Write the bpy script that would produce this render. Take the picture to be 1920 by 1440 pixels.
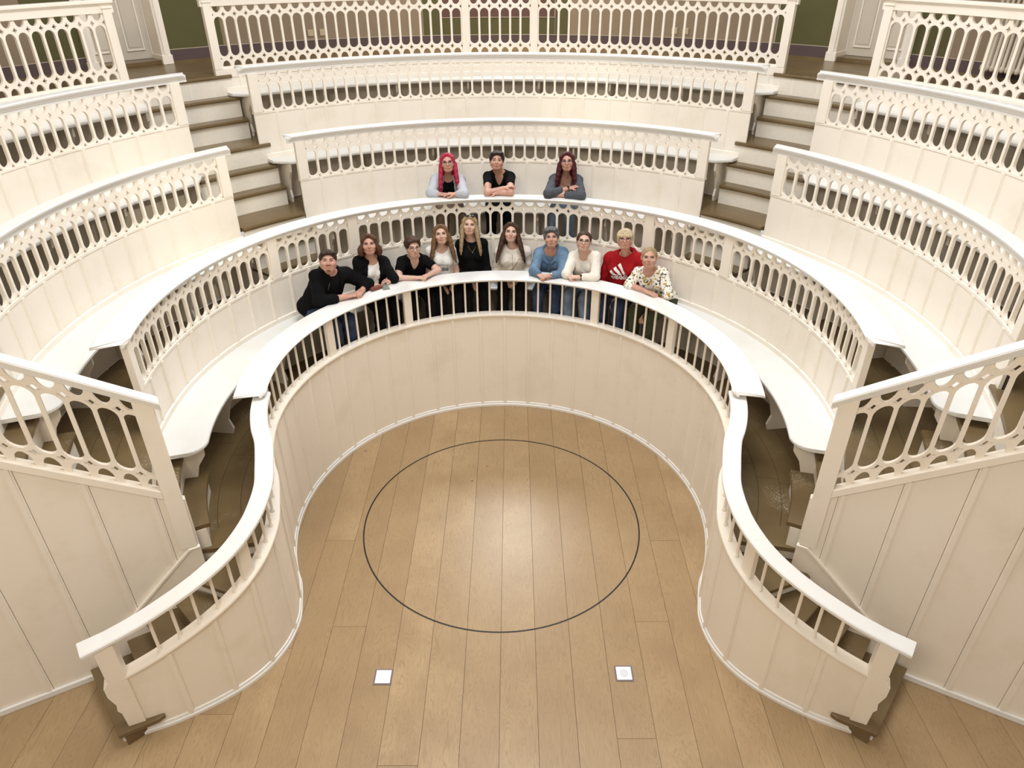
import bpy, bmesh, math, random
import numpy as np
from mathutils import Vector, Matrix
from mathutils.geometry import tessellate_polygon

for o in list(bpy.data.objects):
    bpy.data.objects.remove(o, do_unlink=True)
scene = bpy.context.scene
COL = scene.collection
random.seed(7)

# ------------------------------------------------------------------ camera, light, exposure
F_PX = 1337.24
cam_data = bpy.data.cameras.new('camera')
cam = bpy.data.objects.new('camera', cam_data)
COL.objects.link(cam)
cam_data.sensor_fit = 'HORIZONTAL'
cam_data.sensor_width = 36.0
cam_data.lens = 36.0 * F_PX / 1920.0
cam_data.clip_end = 100
_pitch, _yaw, _roll = 0.5541398, 0.00203041, -0.00351755
_fw = Vector((0, math.cos(_pitch), -math.sin(_pitch)))
_rt = Vector((1, 0, 0))
_up = Vector((0, math.sin(_pitch), math.cos(_pitch)))
_Rz = Matrix.Rotation(_yaw, 3, 'Z')
_fw, _rt, _up = _Rz @ _fw, _Rz @ _rt, _Rz @ _up
_r2 = math.cos(_roll) * _rt + math.sin(_roll) * _up
_u2 = -math.sin(_roll) * _rt + math.cos(_roll) * _up
_M = Matrix((( _r2.x, _u2.x, -_fw.x), (_r2.y, _u2.y, -_fw.y), (_r2.z, _u2.z, -_fw.z)))
cam.matrix_world = Matrix.Translation((0.12125, 0, 5.0)) @ _M.to_4x4()
scene.camera = cam

world = bpy.data.worlds.new('world')
scene.world = world
world.use_nodes = True
_bg = world.node_tree.nodes['Background']
_bg.inputs[0].default_value = (1.0, 0.965, 0.925, 1)
_bg.inputs[1].default_value = 0.58

def area_light(name, loc, size, energy, color, target, shape='DISK'):
    d = bpy.data.lights.new(name, 'AREA')
    d.shape = shape
    d.size = size
    d.energy = energy
    d.color = color
    o = bpy.data.objects.new(name, d)
    COL.objects.link(o)
    o.location = loc
    v = Vector(target) - Vector(loc)
    o.rotation_euler = v.to_track_quat('-Z', 'Y').to_euler()
    return o
# assumed, unseen glazed lantern of the dome, far above the arena
area_light('assumed_lantern_daylight', (0.3, 5.2, 9.4), 4.2, 470, (0.92, 0.96, 1.0), (0, 5.44, 0))
# unseen area light added behind the viewer to warm the walls facing it
area_light('rear_fill_light', (-1.7, -0.85, 6.3), 2.0, 310, (1.0, 0.91, 0.78), (0.4, 6.0, 1.4), 'SQUARE')

# assumed unseen high window in the far wall, above the gallery, giving floor glare
area_light('assumed_far_window_light', (0.15, 11.75, 5.9), 1.5, 230, (1.0, 0.96, 0.90), (0.0, 5.2, 0.6), 'SQUARE')

def added_sun_spot(name, loc, target, deg, energy):
    d = bpy.data.lights.new(name, 'SPOT')
    d.energy = energy; d.spot_size = math.radians(deg); d.spot_blend = 0.9; d.shadow_soft_size = 0.12; d.color = (1.0, 0.90, 0.70)
    o = bpy.data.objects.new(name, d); COL.objects.link(o); o.location = loc
    o.rotation_euler = (Vector(target) - Vector(loc)).to_track_quat('-Z', 'Y').to_euler()
# two narrow spot lamps added as assumed sun shafts; the drum has no windows
added_sun_spot('added_sun_spot_left', (4.6, 2.2, 7.4), (-3.45, 7.75, 2.45), 13, 900)
added_sun_spot('added_sun_spot_right', (-2.4, 0.4, 7.6), (1.15, 9.75, 3.15), 9, 700)

scene.view_settings.view_transform = 'Standard'
scene.view_settings.look = 'None'
scene.view_settings.gamma = 1.0
scene.view_settings.exposure = 0.13
scene.view_settings.use_curve_mapping = False

# ------------------------------------------------------------------ materials
def mat_new(name):
    m = bpy.data.materials.new(name)
    m.use_nodes = True
    nt = m.node_tree
    return m, nt, nt.nodes['Principled BSDF']

def N(nt, kind, **kw):
    n = nt.nodes.new(kind)
    for k, v in kw.items():
        if k in n.inputs:
            n.inputs[k].default_value = v
        else:
            setattr(n, k, v)
    return n

def mix_rgb(nt, fac, a, b):
    n = nt.nodes.new('ShaderNodeMix')
    n.data_type = 'RGBA'
    for sock, val in ((n.inputs[0], fac), (n.inputs[6], a), (n.inputs[7], b)):
        if isinstance(val, (tuple, list)):
            sock.default_value = (*val, 1) if len(val) == 3 else val
        elif isinstance(val, (int, float)):
            sock.default_value = val
        else:
            nt.links.new(val, sock)
    return n.outputs[2]

def ramp(nt, src, p0, p1):
    n = nt.nodes.new('ShaderNodeMapRange')
    n.inputs['From Min'].default_value = p0
    n.inputs['From Max'].default_value = p1
    nt.links.new(src, n.inputs['Value'])
    return n.outputs[0]

def paint(name, col, dirt=(0.62, 0.52, 0.38), rough=0.42, dirt_amt=0.35, scale=2.2):
    m, nt, b = mat_new(name)
    tc = N(nt, 'ShaderNodeNewGeometry')
    n1 = N(nt, 'ShaderNodeTexNoise', Scale=scale, Detail=5.0, Roughness=0.6)
    nt.links.new(tc.outputs['Position'], n1.inputs['Vector'])
    f = ramp(nt, n1.outputs['Fac'], 0.52, 0.80)
    mul = N(nt, 'ShaderNodeMath', operation='MULTIPLY')
    nt.links.new(f, mul.inputs[0]); mul.inputs[1].default_value = dirt_amt
    c = mix_rgb(nt, mul.outputs[0], col, dirt)
    nt.links.new(c, b.inputs['Base Color'])
    b.inputs['Roughness'].default_value = rough
    n2 = N(nt, 'ShaderNodeTexNoise', Scale=14.0, Detail=4.0)
    nt.links.new(tc.outputs['Position'], n2.inputs['Vector'])
    bp = N(nt, 'ShaderNodeBump', Strength=0.12, Distance=0.01)
    nt.links.new(n2.outputs['Fac'], bp.inputs['Height'])
    nt.links.new(bp.outputs[0], b.inputs['Normal'])
    return m

def plain(name, col, rough=0.5, metal=0.0, noise=0.0, scale=60.0):
    m, nt, b = mat_new(name)
    b.inputs['Roughness'].default_value = rough
    b.inputs['Metallic'].default_value = metal
    tc = N(nt, 'ShaderNodeTexCoord')
    n = N(nt, 'ShaderNodeTexNoise', Scale=scale, Detail=3.0)
    nt.links.new(tc.outputs['Object'], n.inputs['Vector'])
    d = tuple(max(0, x * (1 - max(noise, 0.04))) for x in col)
    l = tuple(min(1, x * (1 + max(noise, 0.04))) for x in col)
    nt.links.new(mix_rgb(nt, n.outputs['Fac'], d, l), b.inputs['Base Color'])
    return m

M_PAINT = paint('cream_paint', (0.85, 0.785, 0.692))
M_RAIL = paint('skylit_rail_paint', (0.79, 0.782, 0.762), rough=0.3, dirt_amt=0.2)  # same cream paint, whitened in the colour to carry the skylight on it
M_SEAT = paint('white_seat_paint', (0.74, 0.735, 0.71), dirt=(0.62, 0.58, 0.48), rough=0.28, dirt_amt=0.35)
M_RISER = paint('scuffed_riser_paint', (0.80, 0.75, 0.66), dirt=(0.30, 0.26, 0.20), rough=0.45, dirt_amt=0.16, scale=26.0)

def brown_paint(name, worn):
    m, nt, b = mat_new(name)
    g = N(nt, 'ShaderNodeNewGeometry')
    n1 = N(nt, 'ShaderNodeTexNoise', Scale=3.0, Detail=4.0)
    nt.links.new(g.outputs['Position'], n1.inputs['Vector'])
    c = mix_rgb(nt, n1.outputs['Fac'], (0.100, 0.062, 0.026), (0.195, 0.136, 0.062))
    n2 = N(nt, 'ShaderNodeTexNoise', Scale=2.6, Detail=2.0)
    nt.links.new(g.outputs['Position'], n2.inputs['Vector'])
    n3 = N(nt, 'ShaderNodeTexNoise', Scale=95.0, Detail=7.0, Roughness=0.75)
    nt.links.new(g.outputs['Position'], n3.inputs['Vector'])
    a = N(nt, 'ShaderNodeMath', operation='MULTIPLY')
    nt.links.new(ramp(nt, n2.outputs['Fac'], 0.57, 0.72), a.inputs[0])
    nt.links.new(ramp(nt, n3.outputs['Fac'], 0.54, 0.60), a.inputs[1])
    a2 = N(nt, 'ShaderNodeMath', operation='MULTIPLY')
    nt.links.new(a.outputs[0], a2.inputs[0]); a2.inputs[1].default_value = worn
    c2 = mix_rgb(nt, a2.outputs[0], c, (0.66, 0.62, 0.50))
    nt.links.new(c2, b.inputs['Base Color'])
    b.inputs['Roughness'].default_value = 0.30
    return m
M_TREAD = brown_paint('worn_brown_paint', 0.75)
M_TREAD_CLEAN = brown_paint('brown_floor_paint', 0.25)

def oak(name):
    m, nt, b = mat_new(name)
    tc = N(nt, 'ShaderNodeNewGeometry')
    oi = N(nt, 'ShaderNodeObjectInfo')
    vm = N(nt, 'ShaderNodeVectorMath', operation='MULTIPLY_ADD')
    nt.links.new(tc.outputs['Position'], vm.inputs[0])
    vm.inputs[1].default_value = (1, 1, 1)
    cx = N(nt, 'ShaderNodeCombineXYZ')
    k = N(nt, 'ShaderNodeMath', operation='MULTIPLY')
    nt.links.new(oi.outputs['Random'], k.inputs[0]); k.inputs[1].default_value = 37.0
    nt.links.new(k.outputs[0], cx.inputs[0]); nt.links.new(k.outputs[0], cx.inputs[1])
    nt.links.new(cx.outputs[0], vm.inputs[2])
    mp = N(nt, 'ShaderNodeMapping')
    mp.inputs['Scale'].default_value = (9.0, 0.9, 1.0)
    nt.links.new(vm.outputs[0], mp.inputs['Vector'])
    w = N(nt, 'ShaderNodeTexNoise', Scale=1.0, Detail=3.0, Distortion=1.2)
    nt.links.new(mp.outputs[0], w.inputs['Vector'])
    # cathedral grain: rings of a slowly varying field
    rings = N(nt, 'ShaderNodeMath', operation='MULTIPLY')
    nt.links.new(w.outputs['Fac'], rings.inputs[0]); rings.inputs[1].default_value = 150.0
    sn = N(nt, 'ShaderNodeMath', operation='SINE')
    nt.links.new(rings.outputs[0], sn.inputs[0])
    gr = ramp(nt, sn.outputs[0], 0.2, 1.0)
    mp2 = N(nt, 'ShaderNodeMapping')
    mp2.inputs['Scale'].default_value = (160.0, 6.0, 1.0)
    nt.links.new(vm.outputs[0], mp2.inputs['Vector'])
    fine = N(nt, 'ShaderNodeTexNoise', Scale=1.0, Detail=4.0)
    nt.links.new(mp2.outputs[0], fine.inputs['Vector'])
    blot = N(nt, 'ShaderNodeTexNoise', Scale=2.1, Detail=4.0)
    nt.links.new(vm.outputs[0], blot.inputs['Vector'])
    c0 = mix_rgb(nt, oi.outputs['Random'], (0.350, 0.238, 0.122), (0.450, 0.320, 0.175))
    c1 = mix_rgb(nt, ramp(nt, blot.outputs['Fac'], 0.35, 0.75), c0, (0.32, 0.212, 0.112))
    s1 = N(nt, 'ShaderNodeMath', operation='MULTIPLY'); nt.links.new(gr, s1.inputs[0]); s1.inputs[1].default_value = 0.42
    c2 = mix_rgb(nt, s1.outputs[0], c1, (0.235, 0.148, 0.072))
    s2 = N(nt, 'ShaderNodeMath', operation='MULTIPLY'); nt.links.new(ramp(nt, fine.outputs['Fac'], 0.45, 0.8), s2.inputs[0]); s2.inputs[1].default_value = 0.45
    c3 = mix_rgb(nt, s2.outputs[0], c2, (0.25, 0.165, 0.085))
    vk = N(nt, 'ShaderNodeTexVoronoi', Scale=1.7)
    nt.links.new(vm.outputs[0], vk.inputs['Vector'])
    kn = ramp(nt, vk.outputs['Distance'], 0.035, 0.012)
    c4 = mix_rgb(nt, kn, c3, (0.16, 0.095, 0.045))
    nt.links.new(c4, b.inputs['Base Color'])
    b.inputs['Roughness'].default_value = 0.33
    return m
M_OAK = oak('oiled_oak')
M_DARK = plain('dark_gap', (0.035, 0.026, 0.02), 0.8)
M_RING = plain('blackened_metal', (0.03, 0.027, 0.025), 0.45, 0.6)
M_BEIGE = paint('beige_wall_paint', (0.245, 0.180, 0.118), dirt=(0.205, 0.15, 0.10), rough=0.7, dirt_amt=0.6)
M_GREEN = paint('olive_wall_paint', (0.080, 0.072, 0.020), dirt=(0.095, 0.09, 0.03), rough=0.7, dirt_amt=0.6)
M_MAROON = paint('maroon_wall_paint', (0.105, 0.050, 0.037), dirt=(0.085, 0.05, 0.04), rough=0.7, dirt_amt=0.5)
M_PLUM = paint('plum_plinth_paint', (0.082, 0.052, 0.052), dirt=(0.10, 0.065, 0.06), rough=0.7, dirt_amt=0.5)
M_LINE = plain('pale_painted_line', (0.42, 0.36, 0.28), 0.7)
M_UPPER = paint('upper_wall_plaster', (0.62, 0.55, 0.44), rough=0.8)
M_DOOR = paint('door_paint', (0.62, 0.56, 0.47), rough=0.45)
M_RAD = plain('radiator_enamel', (0.62, 0.55, 0.44), 0.4)
M_PLATE = plain('white_plate_metal', (0.80, 0.82, 0.86), 0.35)
M_PLATE_FRAME = plain('plum_frame_metal', (0.16, 0.12, 0.13), 0.4)
M_SOCKET = plain('beige_socket_plastic', (0.47, 0.37, 0.25), 0.5)

# ------------------------------------------------------------------ helpers
CY = 5.44
def pol(r, a, z=0.0):
    t = math.radians(a)
    return Vector((r * math.sin(t), CY + r * math.cos(t), z))

def link(name, me, mat=None, parent=None, kind=None):
    o = bpy.data.objects.new(name, me)
    COL.objects.link(o)
    if mat is not None and not me.materials:
        me.materials.append(mat)
    if parent is not None:
        o.parent = parent
    if kind:
        o['kind'] = kind
    return o

def empty(name, loc=(0, 0, 0)):
    o = bpy.data.objects.new(name, None)
    o.empty_display_size = 0.1
    COL.objects.link(o)
    o.location = loc
    return o

ROOTLOC = {}
def thing(name, label, cat, loc=(0, 0, 0), group=None):
    o = empty(name, loc)
    o['label'] = label
    o['category'] = cat
    if group:
        o['group'] = group
    return o

def tag(o, label, cat, group=None):
    o['label'] = label
    o['category'] = cat
    if group:
        o['group'] = group
    return o

def mesh_from(verts, faces, name='mesh', smooth=False):
    me = bpy.data.meshes.new(name)
    me.from_pydata([tuple(v) for v in verts], [], faces)
    me.update()
    if smooth:
        me.polygons.foreach_set('use_smooth', [True] * len(me.polygons))
    return me

def place(o, parent):
    """keep world placement when the parent empty is not at the origin"""
    o.parent = parent
    o.matrix_parent_inverse = Matrix.Translation(-Vector(parent.location))
    return o

def arc_sweep(profile, a0, a1, step=2.0, a_in=None):
    """sweep a closed (rho,z) polygon round the arena centre; a_in shears the ends (function rho->extra angle)"""
    n = max(1, int(math.ceil(abs(a1 - a0) / step)))
    V, Fc = [], []
    m = len(profile)
    for i in range(n + 1):
        a = a0 + (a1 - a0) * i / n
        for (r, z) in profile:
            V.append(pol(r, a, z))
    for i in range(n):
        for j in range(m):
            k = (j + 1) % m
            Fc.append((i * m + j, i * m + k, (i + 1) * m + k, (i + 1) * m + j))
    Fc.append(tuple(range(m)))
    Fc.append(tuple(n * m + j for j in reversed(range(m))))
    me = mesh_from(V, Fc)
    bm = bmesh.new(); bm.from_mesh(me)
    bmesh.ops.recalc_face_normals(bm, faces=bm.faces)
    bm.to_mesh(me); bm.free()
    return me

def prism(poly, z0, z1, bevel=0.0):
    """vertical prism over a plan polygon"""
    n = len(poly)
    V = [(p[0], p[1], z0) for p in poly] + [(p[0], p[1], z1) for p in poly]
    Fc = [tuple(range(n)), tuple(range(n, 2 * n))] + [(i, (i + 1) % n, n + (i + 1) % n, n + i) for i in range(n)]
    me = mesh_from(V, Fc)
    bm = bmesh.new(); bm.from_mesh(me)
    bmesh.ops.recalc_face_normals(bm, faces=bm.faces)
    if bevel:
        bmesh.ops.bevel(bm, geom=[e for e in bm.edges], offset=bevel, segments=2, affect='EDGES', profile=0.5)
    bm.to_mesh(me); bm.free()
    return me

def box_mesh(x0, x1, y0, y1, z0, z1, bevel=0.0):
    return prism([(x0, y0), (x1, y0), (x1, y1), (x0, y1)], z0, z1, bevel)

def frame_mat(origin, ux, uy, uz):
    M = Matrix((( ux[0], uy[0], uz[0], origin[0]), (ux[1], uy[1], uz[1], origin[1]), (ux[2], uy[2], uz[2], origin[2]), (0, 0, 0, 1)))
    return M

def ring_frame(r, a, z):
    """local x = image-left tangent, local y = inward (towards arena), local z = up"""
    t = math.radians(a)
    return frame_mat(pol(r, a, z), (-math.cos(t), math.sin(t), 0), (-math.sin(t), -math.cos(t), 0), (0, 0, 1))

def extrude_poly(outer, holes, t, shear=0.0):
    """polygon with holes in the (u,v) plane, thickness t along y (front at +t/2)"""
    loops = [outer] + holes
    pts = [p for l in loops for p in l]
    tris = tessellate_polygon([[Vector((p[0], p[1], 0)) for p in l] for l in loops])
    n = len(pts)
    V = [(p[0], t / 2, p[1] + shear * p[0]) for p in pts] + [(p[0], -t / 2, p[1] + shear * p[0]) for p in pts]
    Fc = []
    for a, b, c in tris:
        Fc.append((a, b, c)); Fc.append((n + c, n + b, n + a))
    k = 0
    for l in loops:
        m = len(l)
        for i in range(m):
            j = (i + 1) % m
            Fc.append((k + i, k + j, n + k + j, n + k + i))
        k += m
    me = mesh_from(V, Fc)
    bm = bmesh.new(); bm.from_mesh(me)
    bmesh.ops.recalc_face_normals(bm, faces=bm.faces)
    bm.to_mesh(me); bm.free()
    return me

def arc_pts(cx, cy, r, a0, a1, n, ry=None):
    ry = ry or r
    return [(cx + r * math.cos(math.radians(a0 + (a1 - a0) * i / n)), cy + ry * math.sin(math.radians(a0 + (a1 - a0) * i / n))) for i in range(n + 1)]

def stadium(r, v0, v1, n=8):
    return arc_pts(0, v1 - r, r, 0, 180, n) + arc_pts(0, v0 + r, r, 180, 360, n)

PW = 0.1352
def fret_low(t=0.03, w=PW):
    """one bay of the low fretwork: hanging half rounds, diamonds, upright oval, small triangles"""
    H, h = 0.437, w / 2
    r = 0.0548
    dv, dr = 0.3425, 0.030
    right = [(h, 0.0), (h, 0.002), (h - 0.021, 0.004), (h - 0.010, 0.014), (h, 0.030), (h, dv - dr), (h - 0.009, dv - 0.011), (h - 0.025, dv), (h - 0.009, dv + 0.011), (h, dv + dr), (h, H)]
    left = [(-x, y) for x, y in reversed(right)]
    outer = right + left
    oval = stadium(r, 0.017, 0.318)
    u = [(0.052, 0.430)] + arc_pts(0, 0.418, 0.052, 0, -180, 9, 0.052) + [(-0.052, 0.430)]
    return extrude_poly(outer, [oval, u], t)

def fret_tall(H=0.66, t=0.032, w=PW, shear=0.0, dd=0.47, dw=0.025, dr=0.029, gapo=0.022):
    h = w / 2
    r = 0.0545
    d1 = H / 2 - dd / 2
    d2 = H / 2 + dd / 2
    def dia(d):
        return [(h, d - dr), (h - 0.4 * dw, d - 0.40 * dr), (h - dw, d), (h - 0.4 * dw, d + 0.40 * dr), (h, d + dr)]
    right = [(h, 0.0)] + dia(d1) + dia(d2) + [(h, H)]
    left = [(-x, y) for x, y in reversed(right)]
    oval = stadium(r, d1 + gapo, d2 - gapo)
    ry = d1 - gapo - 0.008
    u = [(0.047, H - 0.008)] + arc_pts(0, H - 0.008 - 0.1 * ry, 0.047, 0, -180, 9, 0.9 * ry) + [(-0.047, H - 0.008)]
    arch = [(-0.047, 0.008)] + arc_pts(0, 0.008 + 0.1 * ry, 0.047, 180, 0, 9, 0.9 * ry) + [(0.047, 0.008)]
    return extrude_poly(right + left, [oval, u, arch], t, shear)

FRET_LOW = fret_low(); FRET_LOW.materials.append(M_PAINT)
FRET_TALL = fret_tall(); FRET_TALL.materials.append(M_PAINT)
SLOPE = 0.74
FRET_SLOPE_R = fret_tall(0.80, 0.030, PW, SLOPE, 0.558, 0.036, 0.027, 0.016); FRET_SLOPE_R.materials.append(M_PAINT)
FRET_SLOPE_L = fret_tall(0.80, 0.030, PW, -SLOPE, 0.558, 0.036, 0.027, 0.016); FRET_SLOPE_L.materials.append(M_PAINT)

def batten_mesh(w, h, d, z0=0.0):
    """raised strip with a rounded face; local x width, y proud, z up"""
    prof = [(-w / 2, 0.0), (-w / 2, d * 0.35), (-w * 0.30, d * 0.55), (-w * 0.26, d), (w * 0.26, d), (w * 0.30, d * 0.55), (w / 2, d * 0.35), (w / 2, 0.0)]
    n = len(prof)
    V = [(x, y, z0) for x, y in prof] + [(x, y, z0 + h) for x, y in prof]
    Fc = [tuple(reversed(range(n))), tuple(range(n, 2 * n))] + [(i, (i + 1) % n, n + (i + 1) % n, n + i) for i in range(n)]
    me = mesh_from(V, Fc)
    bm = bmesh.new(); bm.from_mesh(me); bmesh.ops.recalc_face_normals(bm, faces=bm.faces); bm.to_mesh(me); bm.free()
    return me

def place_ring(name, me, parent, r, a, z, label=None):
    o = link(name, me)
    o.matrix_world = ring_frame(r, a, z)
    o.parent = parent
    o.matrix_parent_inverse = Matrix.Translation(-Vector(parent.location))
    if label:
        o['label'] = label
    return o

def add(name, me, mat, parent, label=None):
    o = link(name, me, mat)
    place(o, parent)
    if label:
        o['label'] = label
    return o

def post_mesh(w, d, h, cap=False):
    me = box_mesh(-w / 2, w / 2, -d / 2, d / 2, 0, h, 0.004)
    me.materials.append(M_PAINT)
    return me

def board_ring(parent, r, a0, a1, z0, z1, step_m, skip=None, bat_w=0.046, bat_d=0.014, thick=0.024):
    """curved wall of upright boards; the joints are open gaps covered on one side by a batten"""
    span = math.radians(a1 - a0) * r
    n = max(1, int(round(span / step_m)))
    da = (a1 - a0) / n
    gap = math.degrees(0.0035 / r)
    bm_ = arc_sweep([(r, z0), (r + thick, z0), (r + thick, z1), (r, z1)], -da / 2 + gap / 2, da / 2 - gap / 2, 2.0)
    # make it local to angle 0 and rotate copies about the arena axis
    bm_.transform(Matrix.Translation((0, -CY, 0)))
    bm_.materials.append(M_PAINT)
    bat = batten_mesh(bat_w, z1 - z0, bat_d); bat.materials.append(M_PAINT)
    for i in range(n):
        a = a0 + (i + 0.5) * da
        o = link('wall_board', bm_)
        o.matrix_world = Matrix.Translation((0, CY, 0)) @ Matrix.Rotation(-math.radians(a), 4, 'Z')
        place(o, parent)
    boff = math.degrees((bat_w * 0.5 - 0.003) / r)
    for i in range(1, n):
        a = a0 + i * da
        place_ring('batten', bat, parent, r + 0.001, a + boff * random.choice((1, 1, -1)), z0)
    back = arc_sweep([(r + thick + 0.004, z0 - 0.0), (r + thick + 0.010, z0 - 0.0), (r + thick + 0.010, z1), (r + thick + 0.004, z1)], a0, a1, 3)
    add('backing', back, M_DARK, parent, 'dark gap behind the boards')

def fret_ring(parent, me, r, a0, a1, z, w=PW, zs=1.0):
    span = math.radians(a1 - a0) * r
    n = max(1, int(round(span / w)))
    da = (a1 - a0) / n
    sx = (math.radians(da) * r) / w
    for i in range(n):
        o = place_ring('fretwork', me, parent, r + 0.004, a0 + (i + 0.5) * da, z)
        o.scale = (sx, 1, zs)

def handrail_profile(ri, ro, ztop, zund):
    """moulded rail: thin flat top board over a stepped cornice that hangs down to the fretwork"""
    t = ztop; d = ztop - zund
    b = min(0.026, d * 0.5)
    cw = min(0.062, (ro - ri) * 0.75)
    return [(ri, t - b * 0.35), (ri + 0.006, t), (ro - 0.006, t), (ro, t - b * 0.35), (ro, t - b), (ri + cw, t - b), (ri + cw, zund), (ri + 0.040, zund),
            (ri + 0.040, zund + (d - b) * 0.42), (ri + 0.030, zund + (d - b) * 0.50), (ri + 0.028, zund + (d - b) * 0.72),
            (ri + 0.016, zund + (d - b) * 0.80), (ri + 0.014, t - b), (ri + 0.004, t - b * 0.9)]

# ------------------------------------------------------------------ levels and radii of the theatre
F1, F2, F3, F4, F5 = 0.87, 1.56, 2.26, 2.95, 3.65       # walkway heights
W1, W2, W3, W4, W5 = 2.055, 2.93, 3.765, 4.45, 5.12      # front faces of the rings
R1, R2, R3, R4 = 1.73, 2.43, 3.15, 3.815                 # handrail heights
A_IN, A_OUT = 39.0, 51.8                                # aisle between centre and side blocks
A_WALL = 119.4                                          # radial front walls

# ------------------------------------------------------------------ arena floor of separate planks
floor = empty('floor', (0, 5, 0))
floor['kind'] = 'structure'
rows = []
for k in range(-24, 25):
    x0 = 0.012 + 0.29 * k
    y = -2.6 + ((k * 7919) % 13) * 0.23
    joints = [-3.0]
    if k == -6: joints += [5.16]
    elif k == -5: joints += [4.12]
    elif k == 4: joints += [4.165]
    elif k == 5: joints += [5.15]
    else:
        yy = -3.0 + 1.0 + ((k * 37) % 17) * 0.2
        while yy < 9.0:
            if not (3.2 < yy < 7.6 and abs(k) < 7):
                joints.append(yy)
            yy += 3.3
    joints.append(9.6)
    for j0, j1 in zip(joints[:-1], joints[1:]):
        g = 0.0014
        me = box_mesh(x0 + g, x0 + 0.29 - g, j0 + g, j1 - g, -0.04, 0.0)
        add('plank', me, M_OAK, floor)
sub = box_mesh(-7.2, 7.2, -3.0, 9.6, -0.06, -0.005)
add('subfloor', sub, M_DARK, floor, 'dark gap between the planks')
ring = tag(link('turntable_ring', arc_sweep([(1.376, -0.002), (1.390, -0.002), (1.390, 0.0016), (1.376, 0.0016)], 0, 360, 3), M_RING),
           'thin dark metal ring set into the oak floor of the arena', 'floor ring')

def floor_box(x, y, round_lid, label):
    t = thing('floor_box', label, 'floor box', (x, y, 0))
    add('frame', box_mesh(x - 0.072, x + 0.072, y - 0.072, y + 0.072, 0.0, 0.004, 0.001), M_PLATE_FRAME, t, 'dark frame')
    p = add('cover_plate', box_mesh(x - 0.060, x + 0.060, y - 0.060, y + 0.060, 0.004, 0.008, 0.001), M_PLATE, t)
    if round_lid:
        V = []; n = 28
        for rr, zz in ((0.034, 0.0082), (0.034, 0.0100), (0.030, 0.0100), (0.030, 0.0088)):
            V += [(x + rr * math.cos(2 * math.pi * i / n), y + rr * math.sin(2 * math.pi * i / n), zz) for i in range(n)]
        Fc = [(k * n + i, k * n + (i + 1) % n, (k + 1) * n + (i + 1) % n, (k + 1) * n + i) for k in range(3) for i in range(n)]
        Fc.append(tuple(3 * n + i for i in range(n)))
        o = link('round_lid', mesh_from(V, Fc), M_SOCKET_GREY)
        o.parent = p
        o.matrix_parent_inverse = Matrix.Identity(4)
M_SOCKET_GREY = plain('grey_lid_metal', (0.62, 0.65, 0.68), 0.4)
floor_box(-0.925, 3.622, False, 'plain white square floor plate left of the centre planks')
floor_box(1.005, 3.650, True, 'white square floor plate with a round lid')

# ------------------------------------------------------------------ arena wall (ring 1)
CY = 5.52                     # the arena ring sits a little further in than the others
t1 = thing('arena_balustrade', 'round cream board wall of the arena with slim balusters and wide white rail', 'balustrade', (0, CY + W1, 0))
A1 = 112.0
board_ring(t1, W1, -A1, A1, 0.0, 1.245, 0.282)
def ledge_profile(rf, z):
    return [(rf - 0.022, z - 0.012), (rf - 0.018, z), (rf + 0.085, z), (rf + 0.085, z - 0.035), (rf - 0.004, z - 0.055), (rf - 0.006, z - 0.036), (rf - 0.018, z - 0.028)]
add('ledge', arc_sweep(ledge_profile(W1, 1.285), -A1, A1, 1.5), M_PAINT, t1)
base_prof = lambda rf, z: [(rf - 0.020, z), (rf - 0.020, z + 0.025), (rf - 0.012, z + 0.034), (rf - 0.008, z + 0.055), (rf + 0.002, z + 0.060), (rf + 0.002, z)]
add('base_moulding', arc_sweep(base_prof(W1, 0.0), -A1, A1, 1.5), M_RAIL, t1)
# baluster
def lathe(prof, n=10):
    V, Fc = [], []
    for r, z in prof:
        V += [(r * math.cos(2 * math.pi * i / n), r * math.sin(2 * math.pi * i / n), z) for i in range(n)]
    for k in range(len(prof) - 1):
        for i in range(n):
            Fc.append((k * n + i, k * n + (i + 1) % n, (k + 1) * n + (i + 1) % n, (k + 1) * n + i))
    Fc.append(tuple(reversed(range(n)))); Fc.append(tuple((len(prof) - 1) * n + i for i in range(n)))
    return mesh_from(V, Fc, smooth=True)
BAL = lathe([(0.020, 0), (0.019, 0.008), (0.0125, 0.022), (0.0115, 0.06), (0.0120, 0.2), (0.0115, 0.40), (0.0115, 0.415)])
BAL.materials.append(M_PAINT)
RB = 2.094
POST1 = post_mesh(0.092, 0.05, 0.415)
posts1 = (-87.0, -59.0, -30.8, 30.2, 58.2, 86.5)
posts1 = (-59.0, -30.8, 30.2, 58.2)
for a in posts1:
    place_ring('post', POST1, t1, RB, a, 1.284)
edges = [-98.5] + list(posts1) + [98.5]
for i in range(len(edges) - 1):
    e0, e1 = edges[i], edges[i + 1]
    m0 = 1.35 if i > 0 else 0.0
    m1 = 1.35 if i < len(edges) - 2 else 0.0
    n = int(round((e1 - e0 - m0 - m1) / 3.82))
    d = (e1 - m1 - e0 - m0) / n
    for k in range(n):
        place_ring('baluster', BAL, t1, RB, e0 + m0 + (k + 0.5) * d, 1.284)
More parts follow.
